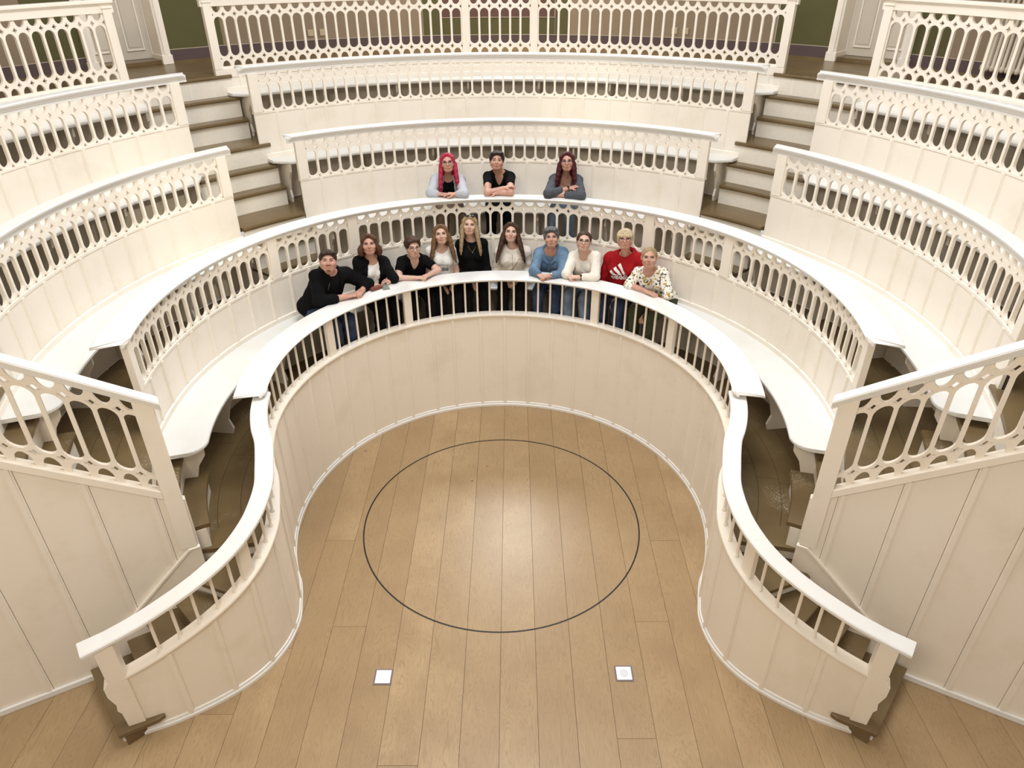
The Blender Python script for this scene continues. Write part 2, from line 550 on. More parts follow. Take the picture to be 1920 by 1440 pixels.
# wide rail with rounded ends
def tapered_rail(a0, a1, ri, ro, zt, zu, end_in, end_out, step=1.5, widen=0.0):
    prof = handrail_profile(ri, ro, zt, zu)
    m = len(prof)
    n = int(math.ceil((a1 - a0) / step))
    V, Fc = [], []
    for i in range(n + 1):
        f = i / n
        for (r, z) in prof:
            w = (r - ri) / (ro - ri)
            ext = end_in + (end_out - end_in) * w
            rr = r + widen * max(0.0, (w - 0.45) / 0.55) * (abs(2 * f - 1)) ** 1.2
            ext -= 0.9 * max(0, w - 0.75) ** 2 * 16 * 0.5 + 0.5 * max(0, 0.2 - w) ** 2 * 25
            lo, hi = a0 - ext, a1 + ext
            V.append(pol(rr, lo + (hi - lo) * f, z))
    for i in range(n):
        for j in range(m):
            k = (j + 1) % m
            Fc.append((i * m + j, i * m + k, (i + 1) * m + k, (i + 1) * m + j))
    Fc.append(tuple(range(m))); Fc.append(tuple(n * m + j for j in range(m)))
    me = mesh_from(V, Fc)
    bm = bmesh.new(); bm.from_mesh(me); bmesh.ops.recalc_face_normals(bm, faces=bm.faces); bm.to_mesh(me); bm.free()
    return me
add('handrail', tapered_rail(-99.6, 99.6, 2.030, 2.300, R1, 1.688, 1.0, 1.8), M_RAIL, t1)

# ------------------------------------------------------------------ S-shaped stair balustrades
def catmull(P, n):
    P = [Vector((p[0], p[1])) for p in P]
    out = []
    for i in range(len(P) - 1):
        p0 = P[max(i - 1, 0)]; p1 = P[i]; p2 = P[i + 1]; p3 = P[min(i + 2, len(P) - 1)]
        for k in range(n):
            t = k / n
            out.append(0.5 * ((2 * p1) + (-p0 + p2) * t + (2 * p0 - 5 * p1 + 4 * p2 - p3) * t * t + (-p0 + 3 * p1 - 3 * p2 + p3) * t ** 3))
    out.append(P[-1])
    return out

S_PTS = [(W1 * math.sin(math.radians(a)), CY + W1 * math.cos(math.radians(a))) for a in (97, 101, 105, 109, 113, 117)] + \
        [(1.775, 4.370), (1.742, 4.170), (1.778, 3.905), (1.900, 3.658), (2.105, 3.450), (2.390, 3.262), (2.640, 3.150)]
S_PATH = catmull(S_PTS, 8)
S_LEN = [0.0]
for p, q in zip(S_PATH[:-1], S_PATH[1:]):
    S_LEN.append(S_LEN[-1] + (q - p).length)
S_TOT = S_LEN[-1]
def s_point(s):
    s = min(max(s, 0), S_TOT)
    for i in range(len(S_LEN) - 1):
        if S_LEN[i + 1] >= s:
            f = (s - S_LEN[i]) / max(1e-9, S_LEN[i + 1] - S_LEN[i])
            p = S_PATH[i].lerp(S_PATH[i + 1], f)
            d = (S_PATH[min(i + 2, len(S_PATH) - 1)] - S_PATH[max(i - 1, 0)]).normalized()
            return p, d
    return S_PATH[-1], (S_PATH[-1] - S_PATH[-2]).normalized()
S_DROP = math.radians(16.0) * W1                    # level part after 97 degrees
def s_ledge(s):
    x = s - S_DROP
    if x <= 0: return 1.285
    L = S_TOT - S_DROP
    e = 0.12
    y = x - e * (1 - math.exp(-x / e))
    return 1.285 - 0.645 * y / (L - e)
S_B0 = math.radians(A1 - 97.0) * W1                 # boards start where the arena ring ends

def s_sweep(profile, s0, s1, side, zfun, step=0.04):
    """profile (n,z): n = offset away from the arena (to the stairs), z relative to zfun(s)"""
    n = max(2, int((s1 - s0) / step))
    V, Fc = [], []; m = len(profile)
    for i in range(n + 1):
        s = s0 + (s1 - s0) * i / n
        p, d = s_point(s)
        nn = Vector((-d.y, d.x))                     # right side of the room: points away from arena
        for (o, z) in profile:
            q = p + nn * o
            V.append((side * q.x, q.y, (zfun(s) + z) if zfun else z))
    for i in range(n):
        for j in range(m):
            k = (j + 1) % m
            Fc.append((i * m + j, i * m + k, (i + 1) * m + k, (i + 1) * m + j))
    Fc.append(tuple(range(m))); Fc.append(tuple(n * m + j for j in range(m)))
    me = mesh_from(V, Fc)
    bm = bmesh.new(); bm.from_mesh(me); bmesh.ops.recalc_face_normals(bm, faces=bm.faces); bm.to_mesh(me); bm.free()
    return me

for side, word in ((-1, 'left'), (1, 'right')):
    pe, de = s_point(S_TOT)
    st = thing('stair_balustrade', 'cream S-curved stair balustrade sweeping down to the floor on the ' + word, 'balustrade', (side * pe.x, pe.y, 0), 'curved stair balustrades')
    nb = 6
    L = (S_TOT - 0.03) - S_B0
    for i in range(nb):
        sa, sb = S_B0 + L * i / nb + 0.0018, S_B0 + L * (i + 1) / nb - 0.0018
        n = 8
        V, Fc = [], []
        for k in range(n + 1):
            s = sa + (sb - sa) * k / n
            p, d = s_point(s); nn = Vector((-d.y, d.x))
            zt = s_ledge(s) - 0.035
            for o, z in ((0, 0), (0.024, 0), (0.024, zt), (0, zt)):
                q = p + nn * o
                V.append((side * q.x, q.y, z))
        for k in range(n):
            for j in range(4):
                jj = (j + 1) % 4
                Fc.append((k * 4 + j, k * 4 + jj, (k + 1) * 4 + jj, (k + 1) * 4 + j))
        Fc.append((0, 1, 2, 3)); Fc.append(tuple(n * 4 + j for j in range(4)))
        me = mesh_from(V, Fc)
        bm = bmesh.new(); bm.from_mesh(me); bmesh.ops.recalc_face_normals(bm, faces=bm.faces); bm.to_mesh(me); bm.free()
        add('wall_board', me, M_PAINT, st)
        s = sa
        p, d = s_point(s + 0.02)
        nn = Vector((-d.y, d.x))
        bt = batten_mesh(0.046, s_ledge(s) - 0.045, 0.014); bt.materials.append(M_PAINT)
        o = link('batten', bt)
        o.matrix_world = frame_mat((side * (p.x), p.y, 0), (side * d.x, d.y, 0), (-side * nn.x, -nn.y, 0), (0, 0, 1))
        place(o, st)
    add('backing', s_sweep([(0.028, 0.0), (0.055, 0.0), (0.055, -0.03), (0.028, -0.03)], S_B0, S_TOT - 0.03, side, s_ledge), M_PAINT, st)
    bk = s_sweep([(0.030, 0.0), (0.052, 0.0), (0.052, 0.60), (0.030, 0.60)], S_B0, S_TOT - 0.03, side, None)
    add('backing', bk, M_PAINT, st)
    add('ledge', s_sweep([(-0.022, -0.012), (-0.018, 0), (0.085, 0), (0.085, -0.035), (-0.004, -0.055), (-0.006, -0.036), (-0.018, -0.028)], S_B0, S_TOT - 0.02, side, s_ledge), M_PAINT, st)
    add('base_moulding', s_sweep([(-0.020, 0), (-0.020, 0.025), (-0.012, 0.034), (-0.008, 0.055), (0.002, 0.060), (0.002, 0)], S_B0, S_TOT + 0.0, side, None), M_RAIL, st)
    # base plate running on past the newel
    p, d = s_point(S_TOT)
    nn = Vector((-d.y, d.x))
    e = p + d * 0.13
    q = [p - nn * 0.02, e - nn * 0.02, e + nn * 0.03, p + nn * 0.03]
    add('base_plate', prism([(side * v.x, v.y) for v in (q if side > 0 else q[::-1])], 0, 0.035, 0.003), M_RAIL, st)
    # narrow flat rail
    add('handrail', s_sweep([(-0.035, 0.372), (-0.028, 0.38), (0.098, 0.38), (0.105, 0.372), (0.105, 0.352), (0.085, 0.340), (-0.015, 0.340), (-0.035, 0.352)], 0.0, S_TOT + 0.0, side, s_ledge), M_RAIL, st)
    pt = p + d * 0.16
    V = []
    for (o, z) in [(-0.035, 0.372), (-0.028, 0.38), (0.098, 0.38), (0.105, 0.372), (0.105, 0.352), (0.085, 0.340), (-0.015, 0.340), (-0.035, 0.352)]:
        a_ = p + nn * o; b_ = p + d * (0.15 + 0.25 * o) + nn * o
        V.append((a_, b_, z))
    zl = s_ledge(S_TOT); m = len(V)
    verts = [(side * a_.x, a_.y, zl + z) for a_, b_, z in V] + [(side * b_.x, b_.y, zl + z - 0.04) for a_, b_, z in V]
    Fc = [(j, (j + 1) % m, m + (j + 1) % m, m + j) for j in range(m)] + [tuple(range(m)), tuple(m + j for j in range(m))]
    me = mesh_from(verts, Fc)
    bm = bmesh.new(); bm.from_mesh(me); bmesh.ops.recalc_face_normals(bm, faces=bm.faces); bm.to_mesh(me); bm.free()
    add('handrail_end', me, M_RAIL, st)
    # balusters along the S and the flat post in the middle, newel at the end
    s_post = 1.56
    sb = [0.10, 0.235, 0.37, 0.50, 0.63, 0.76, 0.89, 1.02, 1.15, 1.28, 1.41, 1.70, 1.85, 2.0, 2.15, 2.30]
    for s in sb:
        if s > S_TOT - 0.1: continue
        p, d = s_point(s); nn = Vector((-d.y, d.x)); q = p + nn * 0.036
        o = link('baluster', BAL)
        o.matrix_world = Matrix.Translation((side * q.x, q.y, s_ledge(s) - 0.004)) @ Matrix.Scale(0.355 / 0.415, 4, (0, 0, 1))
        place(o, st)
    p, d = s_point(s_post); nn = Vector((-d.y, d.x)); q = p + nn * 0.036
    pm = post_mesh(0.095, 0.05, 0.37)
    o = link('post', pm)
    o.matrix_world = frame_mat((side * q.x, q.y, s_ledge(s_post) - 0.01), (side * d.x, d.y, 0), (-side * nn.x, -nn.y, 0), (0, 0, 1))
    place(o, st)
    # newel: shaft with stepped bracket profile on the stair side
    p, d = s_point(S_TOT); nn = Vector((-d.y, d.x)); q = p + nn * 0.03
    prof = [(-0.055, 0.145), (0.060, 0.145), (0.066, 0.30), (0.085, 0.335), (0.075, 0.40), (0.105, 0.50), (0.105, 0.60), (0.085, 0.615), (0.085, 0.632), (0.070, 0.640), (0.070, zl + 0.345), (-0.055, zl + 0.345)]
    V = [(x, -0.04, z) for x, z in prof] + [(x, 0.05, z) for x, z in prof]
    m = len(prof)
    Fc = [tuple(range(m)), tuple(m + j for j in reversed(range(m)))] + [(j, (j + 1) % m, m + (j + 1) % m, m + j) for j in range(m)]
    me = mesh_from(V, Fc)
    bm = bmesh.new(); bm.from_mesh(me); bmesh.ops.recalc_face_normals(bm, faces=bm.faces)
    bmesh.ops.bevel(bm, geom=list(bm.edges), offset=0.003, segments=1, affect='EDGES'); bm.to_mesh(me); bm.free()
    me.materials.append(M_PAINT)
    o = link('newel_post', me)
    o.matrix_world = frame_mat((side * q.x, q.y, 0), (side * d.x, d.y, 0), (-side * nn.x, -nn.y, 0), (0, 0, 1))
    place(o, st)

    # ---- the flight of winder steps behind it
    fl = thing('stair_flight', 'worn brown winder steps rising from the arena floor at the ' + word, 'stairs', (side * 2.75, 3.4, 0), 'winder stairs beside the arena')
    nos = [  # inner (S wall) and outer (front wall) ends of each nosing, inner from the first step up
        ((2.735, 3.035), (3.215, 3.590)),
        ((2.555, 3.235), (2.955, 3.745)),
        ((2.350, 3.335), (2.825, 3.838)),
        ((2.150, 3.480), (2.630, 3.955)),
        ((1.905, 3.775), (2.470, 3.995)),
        ((1.850, 4.270), (2.430, 4.150)),
    ]
    for i in range(5):
        z = 0.145 * (i + 1)
        (a, b), (c, dd) = nos[i], nos[i + 1]
        a, b, c, dd = Vector(a), Vector(b), Vector(c), Vector(dd)
        ext = 0.04
        c2 = c + (c - a).normalized() * ext; d2 = dd + (dd - b).normalized() * ext
        if i == 0:
            poly = [a, b, d2, c2, Vector((2.50, 3.245)), Vector((2.465, 3.205)), Vector((2.50, 3.165))]
        else:
            poly = [a, b, d2, c2]
        pl = [(side * v.x, v.y) for v in poly]
        if side < 0: pl = pl[::-1]
        add('tread', prism(pl, z - 0.042, z, 0.005 if i else 0.008), M_TREAD, fl)
        nv = (b - a).normalized(); inn = Vector((-nv.y, nv.x)) * 0.035
        ra, rb = a + inn, b + inn
        rb2, ra2 = rb + inn * 0.6, ra + inn * 0.6
        pr = [(side * v.x, v.y) for v in (ra, rb, rb2, ra2)]
        if side < 0: pr = pr[::-1]
        add('riser', prism(pr, z - 0.145, z - 0.042), M_RISER if i > 0 else M_TREAD_CLEAN, fl)
    land = [Vector(q_) for q_ in ((1.835, 4.272), (2.425, 4.150), (2.575, 4.085), (2.640, 4.230), (2.600, 4.330), (1.905, 4.560))]
    pl = [(side * v.x, v.y) for v in land]
    if side < 0: pl = pl[::-1]
    add('landing_board', prism(pl, F1 - 0.045, F1 + 0.001, 0.005), M_TREAD, fl)
    blk = [Vector(q_) for q_ in ((2.705, 3.055), (3.185, 3.605), (2.97, 3.74), (2.58, 3.26), (2.53, 3.225))]
    pl = [(side * v.x, v.y) for v in blk]
    if side < 0: pl = pl[::-1]
    add('step_block', prism(pl, 0.0, 0.103), M_TREAD_CLEAN, fl)
    a, b = Vector(nos[5][0]), Vector(nos[5][1])
    nv = (b - a).normalized(); inn = Vector((-nv.y, nv.x)) * 0.03
    pr = [(side * v.x, v.y) for v in (a + inn, b + inn, b + inn * 1.6, a + inn * 1.6)]
    if side < 0: pr = pr[::-1]
    add('riser', prism(pr, F1 - 0.145, F1 - 0.035), M_RISER, fl)

CY = 5.44
# ------------------------------------------------------------------ generic tier ring
ZU = {R2: 2.372, R3: 3.066, R4: 3.728}
def tier_front(name_label, a0, a1, W, z0, zf, rt, cat_posts, ri, ro, ends=(0.0, 0.0), end_in=0.6, end_out=1.4, board=0.29, group=None, widen=0.0):
    """wall boards from z0 to zf, fretwork, posts and a moulded handrail at rt"""
    am = (a0 + a1) / 2
    t = thing('tier_balustrade', name_label, 'balustrade', tuple(pol(W, am, z0)), group)
    board_ring(t, W, a0, a1, z0, zf - 0.02, board)
    add('sill', arc_sweep([(W - 0.006, zf - 0.022), (W - 0.006, zf), (W + 0.05, zf), (W + 0.05, zf - 0.022)], a0, a1, 2), M_PAINT, t)
    zu = ZU[rt]
    pm = post_mesh(0.115, 0.055, zu - zf + 0.012)
    hw = math.degrees(0.0575 / W)
    cuts = sorted(cat_posts)
    for a in cuts:
        place_ring('post', pm, t, W + 0.016, a, zf - 0.006)
    fs = []
    prev = a0
    for a in cuts:
        if a - hw - prev > 0.6: fs.append((prev, a - hw))
        prev = a + hw
    if a1 - prev > 0.6: fs.append((prev, a1))
    for f0, f1 in fs:
        fret_ring(t, FRET_LOW, W + 0.016, f0, f1, zf - 0.002, zs=(zu - zf + 0.004) / 0.430)
    add('handrail', tapered_rail(a0 - ends[0], a1 + ends[1], ri, ro, rt, zu, end_in, end_out, widen=widen), M_RAIL, t)
    return t

ZF2, ZF3, ZF4 = 1.942, 2.645, 3.308
ph = lambda w, W: math.degrees(w / W)
tier_front('cream fretwork balustrade ring with wide white rail behind the front row of people', -102.2, 102.2, W2, 1.455, ZF2, R2,
           (-101.1, -55.2, -35.4, 34.8, 54.6, 101.1), 2.885, 3.045, end_in=0.2, end_out=2.2, board=0.28, widen=0.105)
tc = ph(0.0575, W3)
tier_front('cream fretwork balustrade of the third tier centre behind the three seated people', -A_IN, A_IN, W3, 2.13, ZF3, R3, (-A_IN + tc, A_IN - tc), 3.728, 3.855, (0.3, 0.3))
tier_front('cream fretwork balustrade of the third tier left block', -107, -A_OUT, W3, 2.13, ZF3, R3, (-107 + tc, -A_OUT - tc), 3.728, 3.855, (0.3, 0.3))
tier_front('cream fretwork balustrade of the third tier right block', A_OUT, 107, W3, 2.13, ZF3, R3, (A_OUT + tc, 107 - tc), 3.728, 3.855, (0.3, 0.3))
tc = ph(0.0575, W4)
tier_front('cream fretwork balustrade of the fourth tier centre below the gallery', -41.0, 41.0, W4, 2.78, ZF4, R4, (-41 + tc, 41 - tc), 4.413, 4.53, (0.3, 0.3), board=0.31)
tier_front('cream fretwork balustrade of the fourth tier left block below the gallery', -108, -A_OUT + 0.6, W4, 2.78, ZF4, R4, (-108 + tc, -A_OUT + 0.6 - tc), 4.413, 4.53, (0.3, 0.3), board=0.31)
tier_front('cream fretwork balustrade of the fourth tier right block below the gallery', A_OUT - 0.6, 108, W4, 2.78, ZF4, R4, (A_OUT - 0.6 + tc, 108 - tc), 4.413, 4.53, (0.3, 0.3), board=0.31)

def gallery_front(label, a0, a1, posts):
    W = W5
    am = (a0 + a1) / 2
    t = thing('gallery_balustrade', label, 'balustrade', tuple(pol(W, am, F5)))
    zb = 3.735
    add('bottom_rail', arc_sweep([(W - 0.010, F5 - 0.03), (W - 0.010, zb - 0.02), (W - 0.004, zb), (W + 0.05, zb), (W + 0.05, F5 - 0.03)], a0, a1, 2), M_PAINT, t)
    pm = post_mesh(0.095, 0.07, 4.43 - 3.735 + 0.03)
    cap = box_mesh(-0.056, 0.056, -0.044, 0.044, 0, 0.018, 0.003); cap.materials.append(M_PAINT)
    hw = ph(0.0475, W)
    for a in posts:
        po = place_ring('post', pm, t, W + 0.02, a, zb - 0.02)
        place_ring('post_cap', cap, t, W + 0.02, a, 4.425)
    prev = None
    cuts = sorted(posts)
    for c0, c1 in zip(cuts[:-1], cuts[1:]):
        fret_ring(t, FRET_TALL, W + 0.02, c0 + hw, c1 - hw, zb - 0.004)
    add('handrail', arc_sweep([(W - 0.035, 4.500), (W - 0.028, 4.508), (W + 0.070, 4.508), (W + 0.077, 4.500), (W + 0.077, 4.478), (W + 0.05, 4.466), (W + 0.05, 4.385), (W - 0.006, 4.385), (W - 0.006, 4.45), (W - 0.02, 4.466), (W - 0.035, 4.478)], a0 - 0.3, a1 + 0.3, 2), M_PAINT, t)
    return t
GA = ph(0.0475, W5)
gallery_front('tall cream gallery railing in the centre with two wide posts', -42.2, 41.4, (-42.2 + GA, -5.6, 4.6, 41.4 - GA))
gallery_front('tall cream gallery railing at the left edge beside the white door', -110, -53.6, (-110 + GA, -82, -53.6 - GA))
gallery_front('tall cream gallery railing at the right edge before the radiator', 52.8, 110, (52.8 + GA, 82, 110 - GA))

# wall below the gallery floor
g5 = empty('wall_gallery_front', tuple(pol(W5, 0, F4)))
g5['kind'] = 'structure'
board_ring(g5, W5, -114, 114, 2.95, F5 - 0.03, 0.32)
for nm, Wr, za, zb_, lab in (('wall_tier_second', W2, F1, 1.455, 'second'), ('wall_tier_third', W3, F2, 2.13, 'third'), ('wall_tier_fourth', W4, F3, 2.78, 'fourth')):
    w_ = empty(nm, tuple(pol(Wr, 0, za)))
    w_['kind'] = 'structure'
    lim = 103 if Wr == W2 else 110
    board_ring(w_, Wr + 0.004, -lim, lim, za, zb_, 0.29)

# ------------------------------------------------------------------ walkways of concentric boards
def walkway(name, r0, r1, z, a0, a1, nb, mat):
    t = empty(name, tuple(pol((r0 + r1) / 2, 0, z)))
    t['kind'] = 'structure'
    w = (r1 - r0) / nb
    rr = random.Random(int(z * 100))
    for k in range(nb):
        cuts = [a0]
        x = a0 + rr.uniform(18, 40)
        while x < a1 - 12:
            cuts.append(x); x += rr.uniform(30, 48)
        cuts.append(a1)
        for c0, c1 in zip(cuts[:-1], cuts[1:]):
            g = ph(0.0015, r0)
            add('floor_board', arc_sweep([(r0 + k * w + 0.0015, z - 0.035), (r0 + (k + 1) * w - 0.0015, z - 0.035), (r0 + (k + 1) * w - 0.0015, z), (r0 + k * w + 0.0015, z)], c0 + g, c1 - g, 2.5), mat, t)
    add('joist_deck', arc_sweep([(r0, z - 0.05), (r1, z - 0.05), (r1, z - 0.036), (r0, z - 0.036)], a0, a1, 4), M_DARK, t, 'dark underside of the boards')
walkway('floor_tier_first', 2.168, W2 + 0.0, F1, -116.0, 116.0, 4, M_TREAD)
walkway('floor_tier_second', W2 + 0.036, W3 + 0.0, F2, -118.8, 118.8, 4, M_TREAD)
walkway('floor_tier_third', W3 + 0.036, W4 + 0.0, F3, -118.8, 118.8, 3, M_TREAD_CLEAN)
walkway('floor_tier_fourth', W4 + 0.036, W5 + 0.0, F4, -118.8, 118.8, 3, M_TREAD_CLEAN)
walkway('floor_gallery', W5 + 0.036, 6.62, F5, -118.8, 118.8, 5, M_TREAD_CLEAN)

# ------------------------------------------------------------------ aisle steps
def aisle(label, a0, a1, risers, z0, dz, cat_group, worn=False, loc_a=None):
    t = thing('aisle_steps', label, 'steps', tuple(pol(risers[0], (a0 + a1) / 2, z0)), cat_group)
    n = len(risers)
    for i, r in enumerate(risers):
        z = z0 + dz * (i + 1)
        last = i == n - 1
        if not last:
            rn = risers[i + 1]
            me = arc_sweep([(r - 0.032, z - 0.038), (r - 0.036, z - 0.02), (r - 0.030, z), (rn + 0.006, z), (rn + 0.006, z - 0.038)], a0, a1, 2)
            add('tread', me, M_TREAD if worn else M_TREAD_CLEAN, t)
        me = arc_sweep([(r, z - dz), (r, z - 0.036), (r + 0.018, z - 0.036), (r + 0.018, z - dz)], a0 + 0.15, a1 - 0.15, 2)
        if last and r in (W2, W3, W4, W5):
            me = arc_sweep([(r - 0.012, z - dz), (r - 0.012, z - 0.036), (r - 0.002, z - 0.036), (r - 0.002, z - dz)], a0 + 0.1, a1 - 0.1, 2)
        add('riser', me, M_RISER, t)
        if last:
            add('landing_nosing', arc_sweep([(r - 0.030, z - 0.038), (r - 0.036, z - 0.02), (r - 0.030, z + 0.001), (r + 0.040, z + 0.001), (r + 0.040, z - 0.038)], a0, a1, 2), M_TREAD if worn else M_TREAD_CLEAN, t)
        if not last:
            for e in (a0 + 0.1, a1 - 0.1):
                rn = W_next(risers)
                me = arc_sweep([(r + 0.001, z - dz), (r + 0.001, z - 0.038), (rn, z - 0.038), (rn, z - dz)], e - ph(0.009, r), e + ph(0.009, r), 2)
                add('side_board', me, M_RISER, t)
    return t
def W_next(risers):
    return risers[-1]
DZ = (F2 - F1) / 3
for s, word in ((-1, 'left'), (1, 'right')):
    def rng(a, b):
        return (s * a, s * b) if s > 0 else (s * b, s * a)
    aisle('brown two-tread aisle steps behind the second ring fretwork on the ' + word, *rng(39.2, A_OUT - 0.4), (3.44, 3.60, W3), F2, (F3 - F2) / 3, 'middle aisle steps')
    aisle('brown two-tread aisle steps between third and fourth tier on the ' + word, *rng(39.4, A_OUT + 0.8), (4.18, 4.32, W4), F3, (F4 - F3) / 3, 'middle aisle steps')
    aisle('brown two-tread aisle steps up to the gallery on the ' + word, *rng(40.2, A_OUT + 1.6), (4.84, 4.98, W5), F4, (F5 - F4) / 3, 'middle aisle steps')
    aisle('worn brown steps at the end of the lowest bench on the ' + word, *rng(102.6, 118.0), (2.62, 2.775, W2), F1, DZ, 'front aisle steps', True)
    aisle('worn brown steps behind the sloping railing, second tier, on the ' + word, *rng(106.0, 118.4), (3.44, 3.60, W3), F2, (F3 - F2) / 3, 'front aisle steps', True)
    aisle('brown steps at the far ' + word + ' end of the third tier', *rng(107.5, 118.6), (4.18, 4.32, W4), F3, (F4 - F3) / 3, 'front aisle steps', True)

# ------------------------------------------------------------------ benches
def bench(label, r0, r1, z, a0, a1, zfloor, group, round_ends=(True, True), chamfer=False):
    am = (a0 + a1) / 2
    t = thing('bench', label, 'bench', tuple(pol((r0 + r1) / 2, am, zfloor)), group)
    th = 0.034
    n = max(8, int((a1 - a0) / 1.5))
    prof = [(0.0, -th + 0.008), (0.0, -0.008), (0.008, 0.0), (1.0, 0.0), (1.0, -th), (0.008, -th)]
    m = len(prof)
    # end shapes: angle retreat at the front edge
    def front(a):
        d0 = (a - a0) * math.radians(1) * r0
        d1 = (a1 - a) * math.radians(1) * r0
        out = 0.0
        for d, rd in ((d0, round_ends[0]), (d1, round_ends[1])):
            if rd:
                rad = 0.16
                if d < rad:
                    if chamfer: out = max(out, (rad - d) * 1.2)
                    else: out = max(out, rad - math.sqrt(max(0.0, rad * rad - (rad - d) ** 2)))
        return r0 + out
    al = [a0 + (a1 - a0) * i / n for i in range(n + 1)]
    extra = []
    for e, sgn in ((a0, 1), (a1, -1)):
        for f in (0.0015, 0.01, 0.03, 0.06, 0.10, 0.14, 0.17):
            extra.append(e + sgn * ph(f, r0))
    al = sorted(set(al + extra))
    V, Fc = [], []
    for a in al:
        rf = front(a)
        for (f, dz) in prof:
            r = rf + f if f < 0.5 else r1
            V.append(pol(r, a, z + dz))
    k = len(al)
    for i in range(k - 1):
        for j in range(m):
            jj = (j + 1) % m
            Fc.append((i * m + j, i * m + jj, (i + 1) * m + jj, (i + 1) * m + j))
    Fc.append(tuple(range(m))); Fc.append(tuple((k - 1) * m + j for j in range(m)))
    me = mesh_from(V, Fc)
    bm = bmesh.new(); bm.from_mesh(me); bmesh.ops.recalc_face_normals(bm, faces=bm.faces); bm.to_mesh(me); bm.free()
    add('seat', me, M_SEAT, t)
    # upright board supports with a curved front edge
    sp = [(r1 - 0.01, zfloor)]
    h = z - th - zfloor
    D = r1 - r0
    pts = [(r1 - 0.004, 0), (r0 + D * 0.38, 0), (r0 + D * 0.34, 0.06), (r0 + D * 0.42, h * 0.30), (r0 + D * 0.30, h * 0.62), (r0 + D * 0.14, h * 0.80), (r0 + D * 0.12, h), (r1 - 0.004, h)]
    ns = max(2, int(round((a1 - a0) * math.radians(1) * r0 / 0.95)) + 1)
    for i in range(ns):
        e = ph(0.14, r0)
        a = a0 + e + (a1 - a0 - 2 * e) * i / (ns - 1)
        hw = ph(0.014, r1)
        me = arc_sweep([(r, zfloor + zz) for r, zz in pts], a - hw, a + hw, 5)
        add('support', me, M_PAINT, t)
    bp = arc_sweep([(r1 - 0.016, z), (r1 - 0.016, z + 0.045), (r1 - 0.004, z + 0.055), (r1 + 0.0, z + 0.055), (r1 + 0.0, z)], a0, a1, 2.5)
    add('back_strip', bp, M_PAINT, t)

bench('long curved white bench of the lowest tier with people seated on it', 2.515, W2 - 0.002, 1.45, -106.8, 105.8, F1, None)
bg = 'curved benches above the first row'
bench('curved white bench with three people seated on it', 3.375, W3 - 0.002, 2.12, -38.7, 38.7, F2, bg)
bench('curved white bench of the second tier left of the aisle steps', 3.375, W3 - 0.002, 2.12, -109.6, -A_OUT + 0.2, F2, bg, (True, False))
bench('curved white bench of the second tier right of the aisle steps', 3.375, W3 - 0.002, 2.12, A_OUT - 0.2, 109.9, F2, bg, (False, True))
bench('curved white bench of the third tier centre seen through the fretwork', 4.09, W4 - 0.002, 2.775, -40.2, 40.2, F3, bg, (True, True), True)
bench('curved white bench of the third tier left block', 4.09, W4 - 0.002, 2.775, -107, -A_OUT - 0.4, F3, bg, (False, True), True)
bench('curved white bench of the third tier right block', 4.09, W4 - 0.002, 2.775, A_OUT + 0.4, 107, F3, bg, (True, False), True)
bench('curved white bench of the fourth tier centre below the gallery railing', 4.77, W5 - 0.002, 3.457, -41.2, 41.2, F4, bg, (True, True), True)
bench('curved white bench of the fourth tier left block', 4.77, W5 - 0.002, 3.457, -107, -A_OUT - 0.8, F4, bg, (False, True), True)
bench('curved white bench of the fourth tier right block', 4.77, W5 - 0.002, 3.457, A_OUT + 0.8, 107, F4, bg, (True, False), True)

